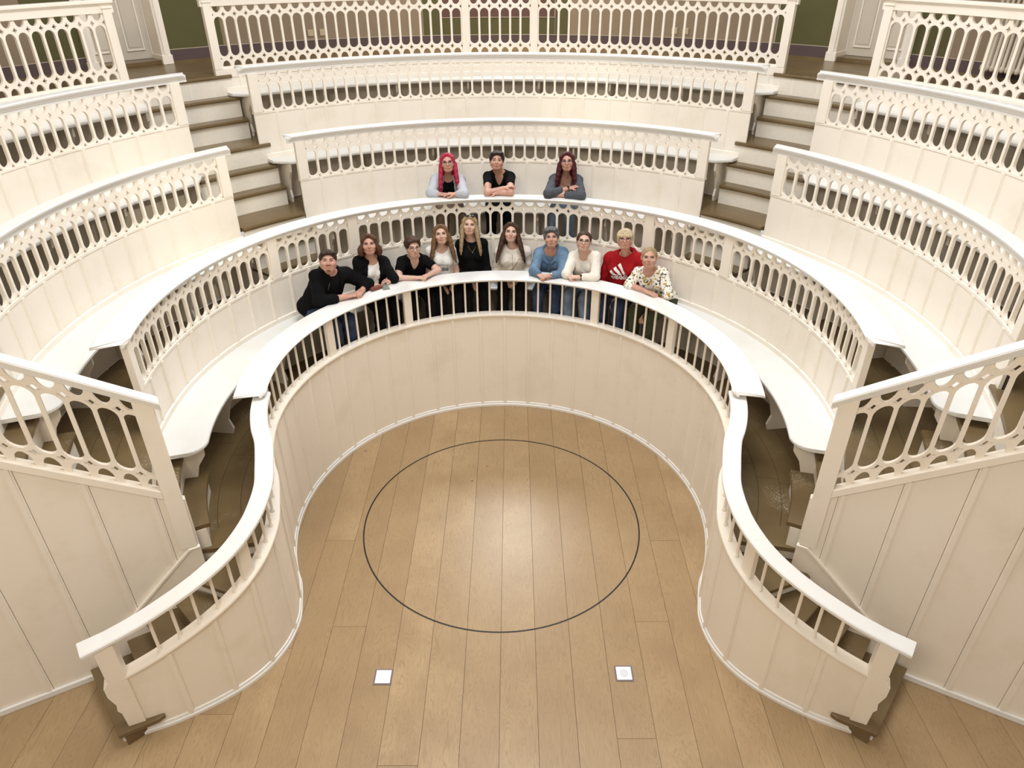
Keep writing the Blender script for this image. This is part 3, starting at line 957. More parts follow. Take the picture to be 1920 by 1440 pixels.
# ------------------------------------------------------------------ radial front walls with sloping railings
for side, word in ((-1, 'left'), (1, 'right')):
    a = math.radians(A_WALL)
    dx, dy = side * math.sin(a), math.cos(a)
    # local x along the wall outwards, local y towards the viewer
    nx, ny = (-side * math.cos(a) * 0 + 0), 0
    nrm = Vector((side * math.cos(a) * 1.0, -math.sin(a), 0))      # perpendicular to the radial direction
    if nrm.y > 0: nrm = -nrm
    WM = frame_mat((0, CY, 0), (dx, dy, 0), tuple(nrm), (0, 0, 1))
    def put(name, me, parent, mat=None, label=None):
        if mat is not None and not me.materials: me.materials.append(mat)
        me2 = me
        o = link(name, me2)
        o.matrix_world = WM
        place(o, parent)
        if label: o['label'] = label
        return o
    def slab(prof, y0, y1, bevel=0.0):
        n = len(prof)
        V = [(p[0], y0, p[1]) for p in prof] + [(p[0], y1, p[1]) for p in prof]
        Fc = [tuple(range(n)), tuple(n + j for j in reversed(range(n)))] + [(i, (i + 1) % n, n + (i + 1) % n, n + i) for i in range(n)]
        me = mesh_from(V, Fc)
        bm = bmesh.new(); bm.from_mesh(me); bmesh.ops.recalc_face_normals(bm, faces=bm.faces)
        if bevel: bmesh.ops.bevel(bm, geom=list(bm.edges), offset=bevel, segments=1, affect='EDGES')
        bm.to_mesh(me); bm.free()
        return me
    zlow = lambda r: 1.605 + SLOPE * (r - 2.86)
    wl = empty('wall_' + word, tuple(pol(3.2, side * A_WALL, 0)))
    wl['kind'] = 'structure'
    rb = 2.835
    edges_ = [2.70, 2.885, 3.255, 3.625, 3.985, 4.345, 4.705, 5.065, 5.40]
    for r0, r1 in zip(edges_[:-1], edges_[1:]):
        g = 0.002
        put('wall_board', slab([(r0 + g, 0.0), (r1 - g, 0.0), (r1 - g, zlow(r1) - 0.05), (r0 + g, zlow(r0) - 0.05)], -0.026, 0.0), wl, M_PAINT)
    for r0 in edges_[1:-1]:
        bt = batten_mesh(0.055, zlow(r0) - 0.06, 0.016)
        bt.materials.append(M_PAINT)
        o = link('batten', bt)
        o.matrix_world = WM @ Matrix.Translation((r0 + 0.028, 0, 0))
        place(o, wl)
    put('backing', slab([(2.70, 0.0), (5.40, 0.0), (5.40, zlow(5.4) - 0.05), (2.70, zlow(2.7) - 0.05)], -0.05, -0.030), wl, M_PAINT)
    put('base_moulding', slab([(3.62, 0.0), (5.40, 0.0), (5.40, 0.055), (3.62, 0.055)], 0.0, 0.022, 0.004), wl, M_RAIL)
    # sloping skirting beside the winder steps
    put('skirting', slab([(2.70, 0.30), (2.70, 0.965), (2.775, 0.965), (3.60, 0.235), (3.60, 0.08)], 0.0, 0.020, 0.004), wl, M_PAINT)
    put('skirting_cap', slab([(2.70, 0.965), (2.70, 0.985), (2.785, 0.985), (3.62, 0.247), (3.60, 0.233), (2.775, 0.965)], 0.0, 0.034, 0.003), wl, M_PAINT)
    # sloping railing
    rl = thing('sloping_railing', 'sloping cream fretwork railing on top of the ' + word + ' front wall', 'railing', tuple(pol(3.2, side * A_WALL, 1.6)), 'sloping front railings')
    put('post', slab([(2.715, 0.99), (2.838, 0.99), (2.838, 2.39 + 0.02), (2.715, 2.30 + 0.02)], -0.055, 0.022, 0.004), rl, M_PAINT)
    put('bottom_rail', slab([(2.838, zlow(2.838) - 0.075), (2.838, zlow(2.838)), (5.3, zlow(5.3)), (5.3, zlow(5.3) - 0.075)], -0.055, 0.030, 0.005), rl, M_PAINT)
    me_f = FRET_SLOPE_R
    n = int((5.2 - 2.838) / PW)
    for i in range(n):
        rc = 2.838 + (i + 0.18) * PW
        if i == 0: rc = 2.838 + 0.5 * PW
        rc = 2.855 + i * PW
        o = link('fretwork', me_f)
        o.matrix_world = WM @ Matrix.Translation((rc, -0.012, zlow(rc) - 0.004))
        place(o, rl)
    zt = lambda r: zlow(r) + 0.795
    r0, r1 = 2.675, 5.3
    sec = [(-0.060, 0.052), (-0.052, 0.062), (0.038, 0.062), (0.046, 0.052), (0.046, 0.036), (0.034, 0.026), (0.034, 0.012), (0.020, 0.0), (0.020, -0.02), (-0.040, -0.02), (-0.040, 0.026), (-0.060, 0.036)]
    V = [(r0, y, zt(r0) + z) for y, z in sec] + [(r1, y, zt(r1) + z) for y, z in sec]
    m = len(sec)
    Fc = [tuple(range(m)), tuple(m + j for j in range(m))] + [(j, (j + 1) % m, m + (j + 1) % m, m + j) for j in range(m)]
    me = mesh_from(V, Fc)
    bm = bmesh.new(); bm.from_mesh(me); bmesh.ops.recalc_face_normals(bm, faces=bm.faces)
    bmesh.ops.bevel(bm, geom=list(bm.edges), offset=0.004, segments=2, affect='EDGES'); bm.to_mesh(me); bm.free()
    put('handrail', me, rl, M_RAIL)

# ------------------------------------------------------------------ gallery back wall, painted in bands
GW = 6.55
wb = empty('wall_back', tuple(pol(GW, 0, F5)))
wb['kind'] = 'structure'
def wall_piece(name, a0, a1, z0, z1, mat, off=0.0, th=0.10):
    return add(name, arc_sweep([(GW - off, z0), (GW + th, z0), (GW + th, z1), (GW - off, z1)], a0, a1, 2.5), mat, wb)
DOORS = ((-50.3, -43.2), (42.2, 49.3))
ZP, ZG = 3.812, 4.048
runs = [(-150, DOORS[0][0] - 0.9), (DOORS[0][1] + 0.9, DOORS[1][0] - 0.9), (DOORS[1][1] + 0.9, 150)]
for r0, r1 in runs:
    wall_piece('plinth', r0, r1, F5, ZP, M_PLUM, 0.004)
    wall_piece('painted_line', r0, r1, ZP, ZP + 0.008, M_LINE, 0.005)
    wall_piece('skirting_board', r0, r1, F5, F5 + 0.03, M_TREAD_CLEAN, 0.02)
z1 = 6.2
wall_piece('wall_field', -150, -56.2, ZP + 0.008, z1, M_BEIGE)
wall_piece('wall_field', -56.2, -51.2, ZP + 0.008, z1, M_GREEN)
wall_piece('wall_field', -42.3, -35.8, ZP + 0.008, z1, M_GREEN)
wall_piece('wall_field', -35.8, -10.6, ZP + 0.008, z1, M_BEIGE)
wall_piece('wall_field', -10.6, -8.4, ZP + 0.008, z1, M_GREEN)
wall_piece('wall_field', -8.4, 6.6, ZP + 0.008, ZG, M_GREEN)
wall_piece('painted_line', -8.4, 6.6, ZG, ZG + 0.007, M_LINE, 0.003)
wall_piece('wall_field', -8.4, 6.6, ZG + 0.007, z1, M_MAROON)
wall_piece('painted_line', 6.6, 6.68, ZG, z1, M_LINE, 0.003)
wall_piece('wall_field', 6.68, 8.7, ZP + 0.008, z1, M_GREEN)
wall_piece('wall_field', 8.7, 34.6, ZP + 0.008, z1, M_BEIGE)
wall_piece('painted_line', 34.6, 34.72, ZP + 0.008, z1, M_LINE, 0.003)
wall_piece('wall_field', 34.72, 41.3, ZP + 0.008, z1, M_GREEN)
wall_piece('wall_field', 50.2, 53.8, ZP + 0.008, z1, M_GREEN)
wall_piece('wall_field', 53.8, 150, ZP + 0.008, z1, M_BEIGE)
for a0, a1 in DOORS:
    wall_piece('door_lintel', a0 - 1.0, a1 + 1.0, 5.75, z1, M_BEIGE)

# the rest of the rotunda, round behind the viewer, and its upper drum
wu = empty('wall_upper', tuple(pol(GW, 0, 6.2)))
wu['kind'] = 'structure'
add('drum', arc_sweep([(GW, 6.2), (GW + 0.3, 6.2), (GW + 0.3, 9.4), (GW, 9.4)], -180, 180, 4), M_UPPER, wu)
wn = empty('wall_near', tuple(pol(GW, 180, 0)))
wn['kind'] = 'structure'
add('wall_field', arc_sweep([(GW, 0.0), (GW + 0.3, 0.0), (GW + 0.3, 6.2), (GW, 6.2)], 150, 210, 4), M_UPPER, wn)

# ------------------------------------------------------------------ doors
for di, (a0, a1) in enumerate(DOORS):
    am = (a0 + a1) / 2
    s = -1 if am < 0 else 1
    d = empty('door_%d' % (di + 1), tuple(pol(GW, am, F5)))
    d['kind'] = 'structure'
    d['label'] = 'white panelled double door in the green gallery wall on the ' + ('left' if s < 0 else 'right')
    wdt = math.radians(a1 - a0) * GW
    fr = ring_frame(GW, am, F5)
    def dput(name, x0, x1, y0, y1, zz0, zz1, mat, bev=0.004, parent=None):
        me = box_mesh(x0, x1, y0, y1, zz0, zz1, bev)
        me.materials.append(mat)
        o = link(name, me)
        o.matrix_world = fr
        if parent is None:
            place(o, d)
        else:
            o.matrix_world = Matrix.Identity(4)
            o.parent = parent
        return o
    h = wdt / 2
    rec = -0.24
    dput('threshold', -h - 0.03, h + 0.03, rec - 0.06, 0.02, 0.0, 0.055, M_TREAD_CLEAN)
    for x0, x1 in ((-h - 0.115, -h), (h, h + 0.115)):
        f = dput('door_frame', x0, x1, rec, 0.05, 0.0, 2.1, M_PAINT)
        dput('plinth_block', x0 - 0.012, x1 + 0.012, rec, 0.066, 0.0, 0.11, M_PAINT, parent=f)
        dput('moulding', x0 + 0.03, x1 - 0.03, 0.05, 0.066, 0.11, 2.1, M_PAINT, parent=f)
    for x0, x1 in ((-h + 0.002, -0.003), (0.003, h - 0.002)):
        lf = dput('door_leaf', x0, x1, rec - 0.04, rec, 0.057, 2.1, M_DOOR)
        for zz0, zz1 in ((0.16, 0.98), (1.12, 1.9)):
            px0, px1 = x0 + 0.085, x1 - 0.085
            b_ = 0.02
            dput('panel', px0 + 0.035, px1 - 0.035, rec, rec + 0.008, zz0 + 0.04, zz1 - 0.04, M_DOOR, parent=lf)
            for q in ((px0, px1, zz0, zz0 + b_), (px0, px1, zz1 - b_, zz1), (px0, px0 + b_, zz0 + b_, zz1 - b_), (px1 - b_, px1, zz0 + b_, zz1 - b_)):
                dput('panel_moulding', q[0], q[1], rec, rec + 0.016, q[2], q[3], M_PAINT, 0.003, parent=lf)

# radiator on the right gallery wall
rd = thing('radiator', 'cream column radiator on the gallery wall at the right edge', 'radiator', tuple(pol(GW - 0.12, 60.2, F5 + 0.1)))
col_me = lathe([(0.018, 0.0), (0.026, 0.02), (0.026, 0.05), (0.017, 0.07), (0.017, 0.72), (0.026, 0.74), (0.026, 0.77), (0.018, 0.79)], 10)
col_me.materials.append(M_RAD)
for k in range(9):
    for y in (0.0, 0.07):
        o = place_ring('column', col_me, rd, GW - 0.10 - y, 58.6 + k * 0.50, F5 + 0.10)
for zz in (0.135, 0.855):
    add('header_pipe', arc_sweep([(GW - 0.145, F5 + zz - 0.016), (GW - 0.125, F5 + zz - 0.016), (GW - 0.125, F5 + zz + 0.016), (GW - 0.145, F5 + zz + 0.016)], 58.4, 62.8, 1), M_RAD, rd)
sock = box_mesh(-0.042, 0.042, 0, 0.012, -0.042, 0.042, 0.004); sock.materials.append(M_SOCKET)
for a, lab in ((-25.1, 'left one of the square beige wall plates behind the left railing'), (-23.6, 'right one of the square beige wall plates behind the left railing'),
               (22.2, 'left one of the faint square wall plates behind the right railing'), (23.6, 'right one of the faint square wall plates behind the right railing')):
    o = link('wall_socket', sock)
    o.matrix_world = ring_frame(GW, a, 3.905)
    tag(o, lab, 'wall socket', 'square wall plates')

# ------------------------------------------------------------------ people: smooth distance-field bodies
class Field:
    def __init__(self, lo, hi, h):
        self.lo = np.array(lo, float); self.h = h
        self.n = np.maximum(4, np.ceil((np.array(hi, float) - self.lo) / h).astype(int) + 1)
        self.ax = [self.lo[i] + h * np.arange(self.n[i]) for i in range(3)]
        self.f = np.full(self.n, 1.0, np.float32)
    def _sl(self, lo, hi, pad):
        s = []
        for i in range(3):
            a = int(np.floor((lo[i] - pad - self.lo[i]) / self.h)); b = int(np.ceil((hi[i] + pad - self.lo[i]) / self.h)) + 1
            a = max(0, a); b = min(self.n[i], b)
            if b <= a: return None
            s.append(slice(a, b))
        return tuple(s)
    def _grid(self, s):
        return np.meshgrid(self.ax[0][s[0]], self.ax[1][s[1]], self.ax[2][s[2]], indexing='ij')
    def _merge(self, s, d, k, mode):
        f = self.f[s]
        if mode == 'add':
            if k > 0:
                hh = np.clip(0.5 + 0.5 * (f - d) / k, 0, 1)
                r = f * (1 - hh) + d * hh - k * hh * (1 - hh)
            else:
                r = np.minimum(f, d)
        else:                                     # cut
            if k > 0:
                hh = np.clip(0.5 - 0.5 * (f + d) / k, 0, 1)
                r = f * (1 - hh) + (-d) * hh + k * hh * (1 - hh)
            else:
                r = np.maximum(f, -d)
        self.f[s] = r
    def cap(self, a, b, ra, rb, k=0.02, mode='add'):
        a = np.array(a, float); b = np.array(b, float)
        m = max(ra, rb)
        s = self._sl(np.minimum(a, b) - m, np.maximum(a, b) + m, k + 3 * self.h)
        if s is None: return
        X, Y, Z = self._grid(s)
        v = b - a; L = v @ v + 1e-12
        px, py, pz = X - a[0], Y - a[1], Z - a[2]
        t = np.clip((px * v[0] + py * v[1] + pz * v[2]) / L, 0, 1)
        d = np.sqrt((px - t * v[0]) ** 2 + (py - t * v[1]) ** 2 + (pz - t * v[2]) ** 2) - (ra + (rb - ra) * t)
        self._merge(s, d.astype(np.float32), k, mode)
    def ell(self, c, R, r, k=0.02, mode='add'):
        """R: 3x3 columns = axes, r radii"""
        c = np.array(c, float); r = np.array(r, float)
        m = r.max()
        s = self._sl(c - m, c + m, k + 3 * self.h)
        if s is None: return
        X, Y, Z = self._grid(s)
        p = np.stack([X - c[0], Y - c[1], Z - c[2]], -1) @ np.asarray(R)
        q = p / r
        k0 = np.sqrt((q ** 2).sum(-1)); k1 = np.sqrt(((q / r) ** 2).sum(-1)) + 1e-9
        d = k0 * (k0 - 1) / k1
        self._merge(s, d.astype(np.float32), k, mode)
    def halfspace_cut(self, c, n):
        """remove everything on the +n side of the plane"""
        X, Y, Z = np.meshgrid(*self.ax, indexing='ij')
        d = (X - c[0]) * n[0] + (Y - c[1]) * n[1] + (Z - c[2]) * n[2]
        self.f = np.maximum(self.f, d.astype(np.float32))
    def wrinkle(self, amp, freq, seed, zs=1.0):
        X, Y, Z = np.meshgrid(*self.ax, indexing='ij')
        rs = np.random.RandomState(seed)
        w = 0
        for i in range(4):
            kx, ky, kz = rs.normal(size=3) * freq
            kz *= zs
            w = w + np.sin(kx * X + ky * Y + kz * Z + rs.uniform(0, 6.28))
        self.f = self.f + (amp * w / 2).astype(np.float32)
    def mesh(self):
        f = self.f; n = self.n; h = self.h
        ins = f < 0
        c = np.zeros(tuple(n - 1), np.int16)
        for dx in (0, 1):
            for dy in (0, 1):
                for dz in (0, 1):
                    c += ins[dx:n[0] - 1 + dx, dy:n[1] - 1 + dy, dz:n[2] - 1 + dz]
        act = (c > 0) & (c < 8)
        idx = -np.ones(act.shape, np.int64)
        I = np.argwhere(act)
        idx[act] = np.arange(len(I))
        acc = np.zeros((len(I), 3)); cnt = np.zeros(len(I))
        i, j, k = I.T
        corners = [(0, 0, 0), (1, 0, 0), (0, 1, 0), (1, 1, 0), (0, 0, 1), (1, 0, 1), (0, 1, 1), (1, 1, 1)]
        E = [(0, 1), (2, 3), (4, 5), (6, 7), (0, 2), (1, 3), (4, 6), (5, 7), (0, 4), (1, 5), (2, 6), (3, 7)]
        vals = [f[i + a, j + b, k + cc] for a, b, cc in corners]
        for a, b in E:
            va, vb = vals[a], vals[b]
            m = (va < 0) != (vb < 0)
            t = np.where(m, va / np.where(m, va - vb, 1), 0)
            pa, pb = np.array(corners[a], float), np.array(corners[b], float)
            acc += m[:, None] * (pa + t[:, None] * (pb - pa)); cnt += m
        V = (I + acc / np.maximum(cnt, 1)[:, None]) * h + self.lo
        Q = []
        for ax in range(3):
            sl0 = [slice(None)] * 3; sl1 = [slice(None)] * 3
            sl0[ax] = slice(0, -1); sl1[ax] = slice(1, None)
            s0, s1 = ins[tuple(sl0)], ins[tuple(sl1)]
            ch = np.argwhere(s0 != s1)
            u, v = (ax + 1) % 3, (ax + 2) % 3
            ok = (ch[:, u] > 0) & (ch[:, v] > 0) & (ch[:, u] < n[u] - 1) & (ch[:, v] < n[v] - 1)
            ch = ch[ok]
            if not len(ch): continue
            flip = s0[tuple(ch.T)]
            def cell(du, dv):
                q = ch.copy(); q[:, u] += du; q[:, v] += dv
                return idx[tuple(q.T)]
            a, b, cc, d = cell(-1, -1), cell(0, -1), cell(0, 0), cell(-1, 0)
            quad = np.stack([a, b, cc, d], 1)
            quad[~flip] = quad[~flip][:, ::-1]
            Q.append(quad)
        Q = np.concatenate(Q) if Q else np.zeros((0, 4), int)
        return V, Q

def np_mesh(parts):
    V = np.concatenate([p[0] for p in parts]); off = 0; Q = []
    for v, q in parts:
        Q.append(q + off); off += len(v)
    Q = np.concatenate(Q)
    me = bpy.data.meshes.new('mesh')
    me.vertices.add(len(V)); me.vertices.foreach_set('co', V.astype(np.float32).ravel())
    me.loops.add(Q.size); me.loops.foreach_set('vertex_index', Q.astype(np.int32).ravel())
    me.polygons.add(len(Q))
    me.polygons.foreach_set('loop_start', np.arange(0, Q.size, 4, dtype=np.int32))
    me.polygons.foreach_set('loop_total', np.full(len(Q), 4, np.int32))
    me.polygons.foreach_set('use_smooth', np.ones(len(Q), bool))
    me.update(calc_edges=True)
    me.validate()
    return me

def nrmz(v):
    v = np.array(v, float); return v / (np.linalg.norm(v) + 1e-12)

# ---- cloth, skin and hair materials
def skin_mat(name, col):
    m, nt, b = mat_new(name)
    tc = N(nt, 'ShaderNodeNewGeometry')
    n = N(nt, 'ShaderNodeTexNoise', Scale=26.0, Detail=3.0)
    nt.links.new(tc.outputs['Position'], n.inputs['Vector'])
    d = (col[0] * 0.96, col[1] * 0.80, col[2] * 0.76)
    nt.links.new(mix_rgb(nt, ramp(nt, n.outputs['Fac'], 0.4, 0.75), col, d), b.inputs['Base Color'])
    b.inputs['Roughness'].default_value = 0.5
    b.inputs['Subsurface Weight'].default_value = 0.08
    b.inputs['Subsurface Radius'].default_value = (0.012, 0.005, 0.003)
    return m

def cloth_mat(name, col, scale=220.0, amt=0.12, rough=0.85):
    m, nt, b = mat_new(name)
    tc = N(nt, 'ShaderNodeNewGeometry')
    n = N(nt, 'ShaderNodeTexNoise', Scale=scale, Detail=2.0)
    nt.links.new(tc.outputs['Position'], n.inputs['Vector'])
    d = tuple(c * (1 - amt) for c in col); l = tuple(min(1, c * (1 + amt)) for c in col)
    nt.links.new(mix_rgb(nt, n.outputs['Fac'], d, l), b.inputs['Base Color'])
    b.inputs['Roughness'].default_value = rough
    b.inputs['Specular IOR Level'].default_value = 0.12
    n2 = N(nt, 'ShaderNodeTexNoise', Scale=16.0, Detail=3.0, Distortion=0.8)
    nt.links.new(tc.outputs['Position'], n2.inputs['Vector'])
    bp = N(nt, 'ShaderNodeBump', Strength=0.55, Distance=0.02)
    nt.links.new(n2.outputs['Fac'], bp.inputs['Height'])
    nt.links.new(bp.outputs[0], b.inputs['Normal'])
    return m

def denim_mat(name, c0, c1):
    m, nt, b = mat_new(name)
    tc = N(nt, 'ShaderNodeNewGeometry')
    n = N(nt, 'ShaderNodeTexNoise', Scale=9.0, Detail=5.0)
    nt.links.new(tc.outputs['Position'], n.inputs['Vector'])
    nt.links.new(mix_rgb(nt, ramp(nt, n.outputs['Fac'], 0.35, 0.7), c0, c1), b.inputs['Base Color'])
    b.inputs['Roughness'].default_value = 0.8
    return m

def hair_mat(name, c0, c1):
    m, nt, b = mat_new(name)
    tc = N(nt, 'ShaderNodeTexCoord')
    mp = N(nt, 'ShaderNodeMapping'); mp.inputs['Scale'].default_value = (130, 130, 9)
    nt.links.new(tc.outputs['Object'], mp.inputs['Vector'])
    n = N(nt, 'ShaderNodeTexNoise', Scale=1.0, Detail=3.0, Distortion=0.5)
    nt.links.new(mp.outputs[0], n.inputs['Vector'])
    nt.links.new(mix_rgb(nt, ramp(nt, n.outputs['Fac'], 0.35, 0.7), c0, c1), b.inputs['Base Color'])
    b.inputs['Roughness'].default_value = 0.55
    b.inputs['Specular IOR Level'].default_value = 0.25
    bp = N(nt, 'ShaderNodeBump', Strength=0.6, Distance=0.006)
    nt.links.new(n.outputs['Fac'], bp.inputs['Height'])
    nt.links.new(bp.outputs[0], b.inputs['Normal'])
    return m

def floral_mat(name):
    m, nt, b = mat_new(name)
    tc = N(nt, 'ShaderNodeNewGeometry')
    v1 = N(nt, 'ShaderNodeTexVoronoi', Scale=42.0); nt.links.new(tc.outputs['Position'], v1.inputs['Vector'])
    n1 = N(nt, 'ShaderNodeTexNoise', Scale=36.0, Detail=2.0); nt.links.new(tc.outputs['Position'], n1.inputs['Vector'])
    n2 = N(nt, 'ShaderNodeTexNoise', Scale=24.0, Detail=1.0); 
    mp = N(nt, 'ShaderNodeMapping'); mp.inputs['Location'].default_value = (3, 5, 1)
    nt.links.new(tc.outputs['Position'], mp.inputs['Vector']); nt.links.new(mp.outputs[0], n2.inputs['Vector'])
    c = mix_rgb(nt, ramp(nt, n1.outputs['Fac'], 0.56, 0.60), (0.80, 0.77, 0.70), (0.03, 0.035, 0.04))
    c = mix_rgb(nt, ramp(nt, n2.outputs['Fac'], 0.60, 0.63), c, (0.42, 0.28, 0.05))
    c = mix_rgb(nt, ramp(nt, v1.outputs['Distance'], 0.10, 0.02), c, (0.20, 0.24, 0.22))
    nt.links.new(c, b.inputs['Base Color'])
    b.inputs['Roughness'].default_value = 0.8
    return m

BLACK = cloth_mat('black_cotton', (0.0035, 0.0035, 0.0042))
BLACK2 = cloth_mat('washed_black_cotton', (0.005, 0.005, 0.006))
WHITE = cloth_mat('white_cotton', (0.78, 0.77, 0.74))
CREAM = cloth_mat('cream_knit', (0.74, 0.70, 0.62), 300.0)
OFFW = cloth_mat('offwhite_fleece', (0.68, 0.62, 0.55), 120.0)
RED = cloth_mat('red_fleece', (0.30, 0.008, 0.012), 120.0)
GREYL = cloth_mat('light_grey_knit', (0.42, 0.44, 0.48), 400.0, 0.35)
GREYD = cloth_mat('dark_grey_knit', (0.075, 0.082, 0.095), 300.0, 0.2)
DENIM = denim_mat('light_denim', (0.065, 0.125, 0.21), (0.155, 0.245, 0.36))
JEANB = denim_mat('blue_jeans', (0.010, 0.024, 0.065), (0.028, 0.052, 0.12))
JEANL = denim_mat('pale_jeans', (0.085, 0.125, 0.20), (0.19, 0.25, 0.34))
OLIVE = cloth_mat('olive_cotton', (0.055, 0.065, 0.035))
TAUPE = cloth_mat('taupe_cotton', (0.20, 0.145, 0.105))
PLUMC = cloth_mat('plum_knit', (0.10, 0.075, 0.11))
FLORAL = floral_mat('floral_print')
SKIN1 = skin_mat('fair_skin', (0.56, 0.35, 0.265))
SKIN2 = skin_mat('rosy_skin', (0.53, 0.305, 0.23))
SKIN3 = skin_mat('pale_skin', (0.60, 0.40, 0.315))
H_DBROWN = hair_mat('dark_brown_hair', (0.018, 0.011, 0.008), (0.06, 0.036, 0.024))
H_AUBURN = hair_mat('auburn_hair', (0.045, 0.016, 0.009), (0.12, 0.05, 0.028))
H_BROWN = hair_mat('brown_hair', (0.026, 0.011, 0.006), (0.085, 0.040, 0.021))
H_LBROWN = hair_mat('light_brown_hair', (0.085, 0.042, 0.018), (0.22, 0.12, 0.055))
H_BLOND = hair_mat('blond_hair', (0.19, 0.125, 0.065), (0.42, 0.31, 0.18))
H_PALEB = hair_mat('pale_blond_hair', (0.36, 0.28, 0.16), (0.70, 0.60, 0.42))
H_GREY = hair_mat('salt_and_pepper_hair', (0.03, 0.03, 0.032), (0.17, 0.17, 0.18))
H_PINK = hair_mat('pink_red_hair', (0.26, 0.012, 0.035), (0.50, 0.035, 0.085))
H_WINE = hair_mat('wine_red_hair', (0.030, 0.004, 0.006), (0.10, 0.012, 0.018))
H_BLACK = hair_mat('near_black_hair', (0.010, 0.008, 0.008), (0.035, 0.026, 0.024))
M_EYEW = plain('eye_white', (0.62, 0.60, 0.58), 0.25)
M_IRIS = plain('dark_iris', (0.035, 0.03, 0.03), 0.2)
M_LIP = plain('lip_skin', (0.42, 0.15, 0.13), 0.45)
M_GLASSF = plain('thin_spectacle_metal', (0.05, 0.045, 0.045), 0.3, 0.6)
M_GOLD = plain('gold_metal', (0.55, 0.38, 0.12), 0.3, 1.0)
M_WATCH = plain('black_watch_strap', (0.012, 0.012, 0.012), 0.4)
M_WATCHF = plain('pale_watch_face', (0.72, 0.70, 0.66), 0.3)
M_ZIP = plain('zip_metal', (0.30, 0.29, 0.27), 0.4, 0.8)
M_LEATHER = plain('brown_leather_case', (0.17, 0.045, 0.028), 0.5)
M_PHONE = plain('grey_green_case', (0.20, 0.235, 0.20), 0.35)
M_LENS = plain('tinted_lens', (0.02, 0.02, 0.022), 0.1)
M_INK = plain('grey_print', (0.14, 0.14, 0.16), 0.85)
M_LOGO = plain('white_print', (0.80, 0.79, 0.78), 0.8)
M_STRAPG = plain('olive_bag_strap', (0.30, 0.235, 0.12), 0.6)
M_TATTOO = plain('tattoo_ink', (0.10, 0.06, 0.055), 0.6)

def uv_ball(c, r, R=None, n=10, squash=(1, 1, 1)):
    V, Q = [], []
    R = np.eye(3) if R is None else np.asarray(R)
    for i in range(n + 1):
        th = math.pi * i / n
        for j in range(2 * n):
            p = 2 * math.pi * j / (2 * n)
            v = np.array([math.sin(th) * math.cos(p) * squash[0], math.cos(th) * squash[1], math.sin(th) * math.sin(p) * squash[2]]) * r
            V.append(np.array(c) + R @ v)
    for i in range(n):
        for j in range(2 * n):
            Q.append((i * 2 * n + j, i * 2 * n + (j + 1) % (2 * n), (i + 1) * 2 * n + (j + 1) % (2 * n), (i + 1) * 2 * n + j))
    return np.array(V), np.array(Q)

def tube(pts, r, n=6, closed=False):
    pts = [np.array(p, float) for p in pts]
    V, Q = [], []
    m = len(pts)
    for i, p in enumerate(pts):
        a = pts[(i - 1) % m] if (closed or i > 0) else pts[i]
        b = pts[(i + 1) % m] if (closed or i < m - 1) else pts[i]
        t = nrmz(b - a)
        u = np.cross(t, (0.13, 0.21, 0.97)); u = nrmz(u); w = np.cross(t, u)
        rr = r[i] if isinstance(r, (list, tuple)) else r
        for k in range(n):
            q = 2 * math.pi * k / n
            V.append(p + rr * (math.cos(q) * u + math.sin(q) * w))
    segs = m if closed else m - 1
    for i in range(segs):
        j = (i + 1) % m
        for k in range(n):
            Q.append((i * n + k, i * n + (k + 1) % n, j * n + (k + 1) % n, j * n + k))
    return np.array(V), np.array(Q)

def hand_caps(center, fdir, back, inner, curl, spread=1.0, size=1.0):
    """capsules of a hand: fdir fingers' direction, back = back-of-hand normal, inner = side of the thumb"""
    f = nrmz(fdir); b = nrmz(np.array(back) - f * np.dot(back, f)); l = np.cross(f, b)
    if np.dot(l, inner) < 0: l = -l
    c = np.array(center, float); S = size
    wrist = c - f * 0.070 * S
    caps = []
    lens = (0.066, 0.076, 0.071, 0.056)
    for i, lat in enumerate((0.029, 0.010, -0.010, -0.029)):
        kn = c + f * (0.016 - 0.008 * abs(i - 1.2) / 2) * S + l * lat * S * spread + b * 0.004
        caps.append((wrist + l * lat * 0.62 * S, kn, 0.0155 * S, 0.0125 * S))
        d = f.copy(); p = kn; ang = math.radians(curl * 0.55)
        for sgm, fr in enumerate((0.45, 0.31, 0.24)):
            d = nrmz(math.cos(ang) * f - math.sin(ang) * b + l * (lat * 1.2) * (spread - 0.6))
            q = p + d * lens[i] * fr * S
            caps.append((p, q, (0.0098 - 0.0008 * sgm) * S, (0.0090 - 0.0009 * sgm) * S))
            p = q; ang += math.radians(curl)
    t0 = wrist + f * 0.022 * S + l * 0.022 * S
    t1 = t0 + (f * 0.55 + l * 0.62 - b * 0.35) * 0.042 * S
    t2 = t1 + (f * 0.86 + l * 0.15 - b * 0.35) * 0.030 * S
    t3 = t2 + (f * 0.92 - l * 0.10 - b * 0.25) * 0.024 * S
    caps += [(t0, t1, 0.0145 * S, 0.0115 * S), (t1, t2, 0.0112 * S, 0.0100 * S), (t2, t3, 0.0100 * S, 0.0085 * S)]
    return caps, wrist

CAMP = np.array((0.12125, 0.0, 5.0))

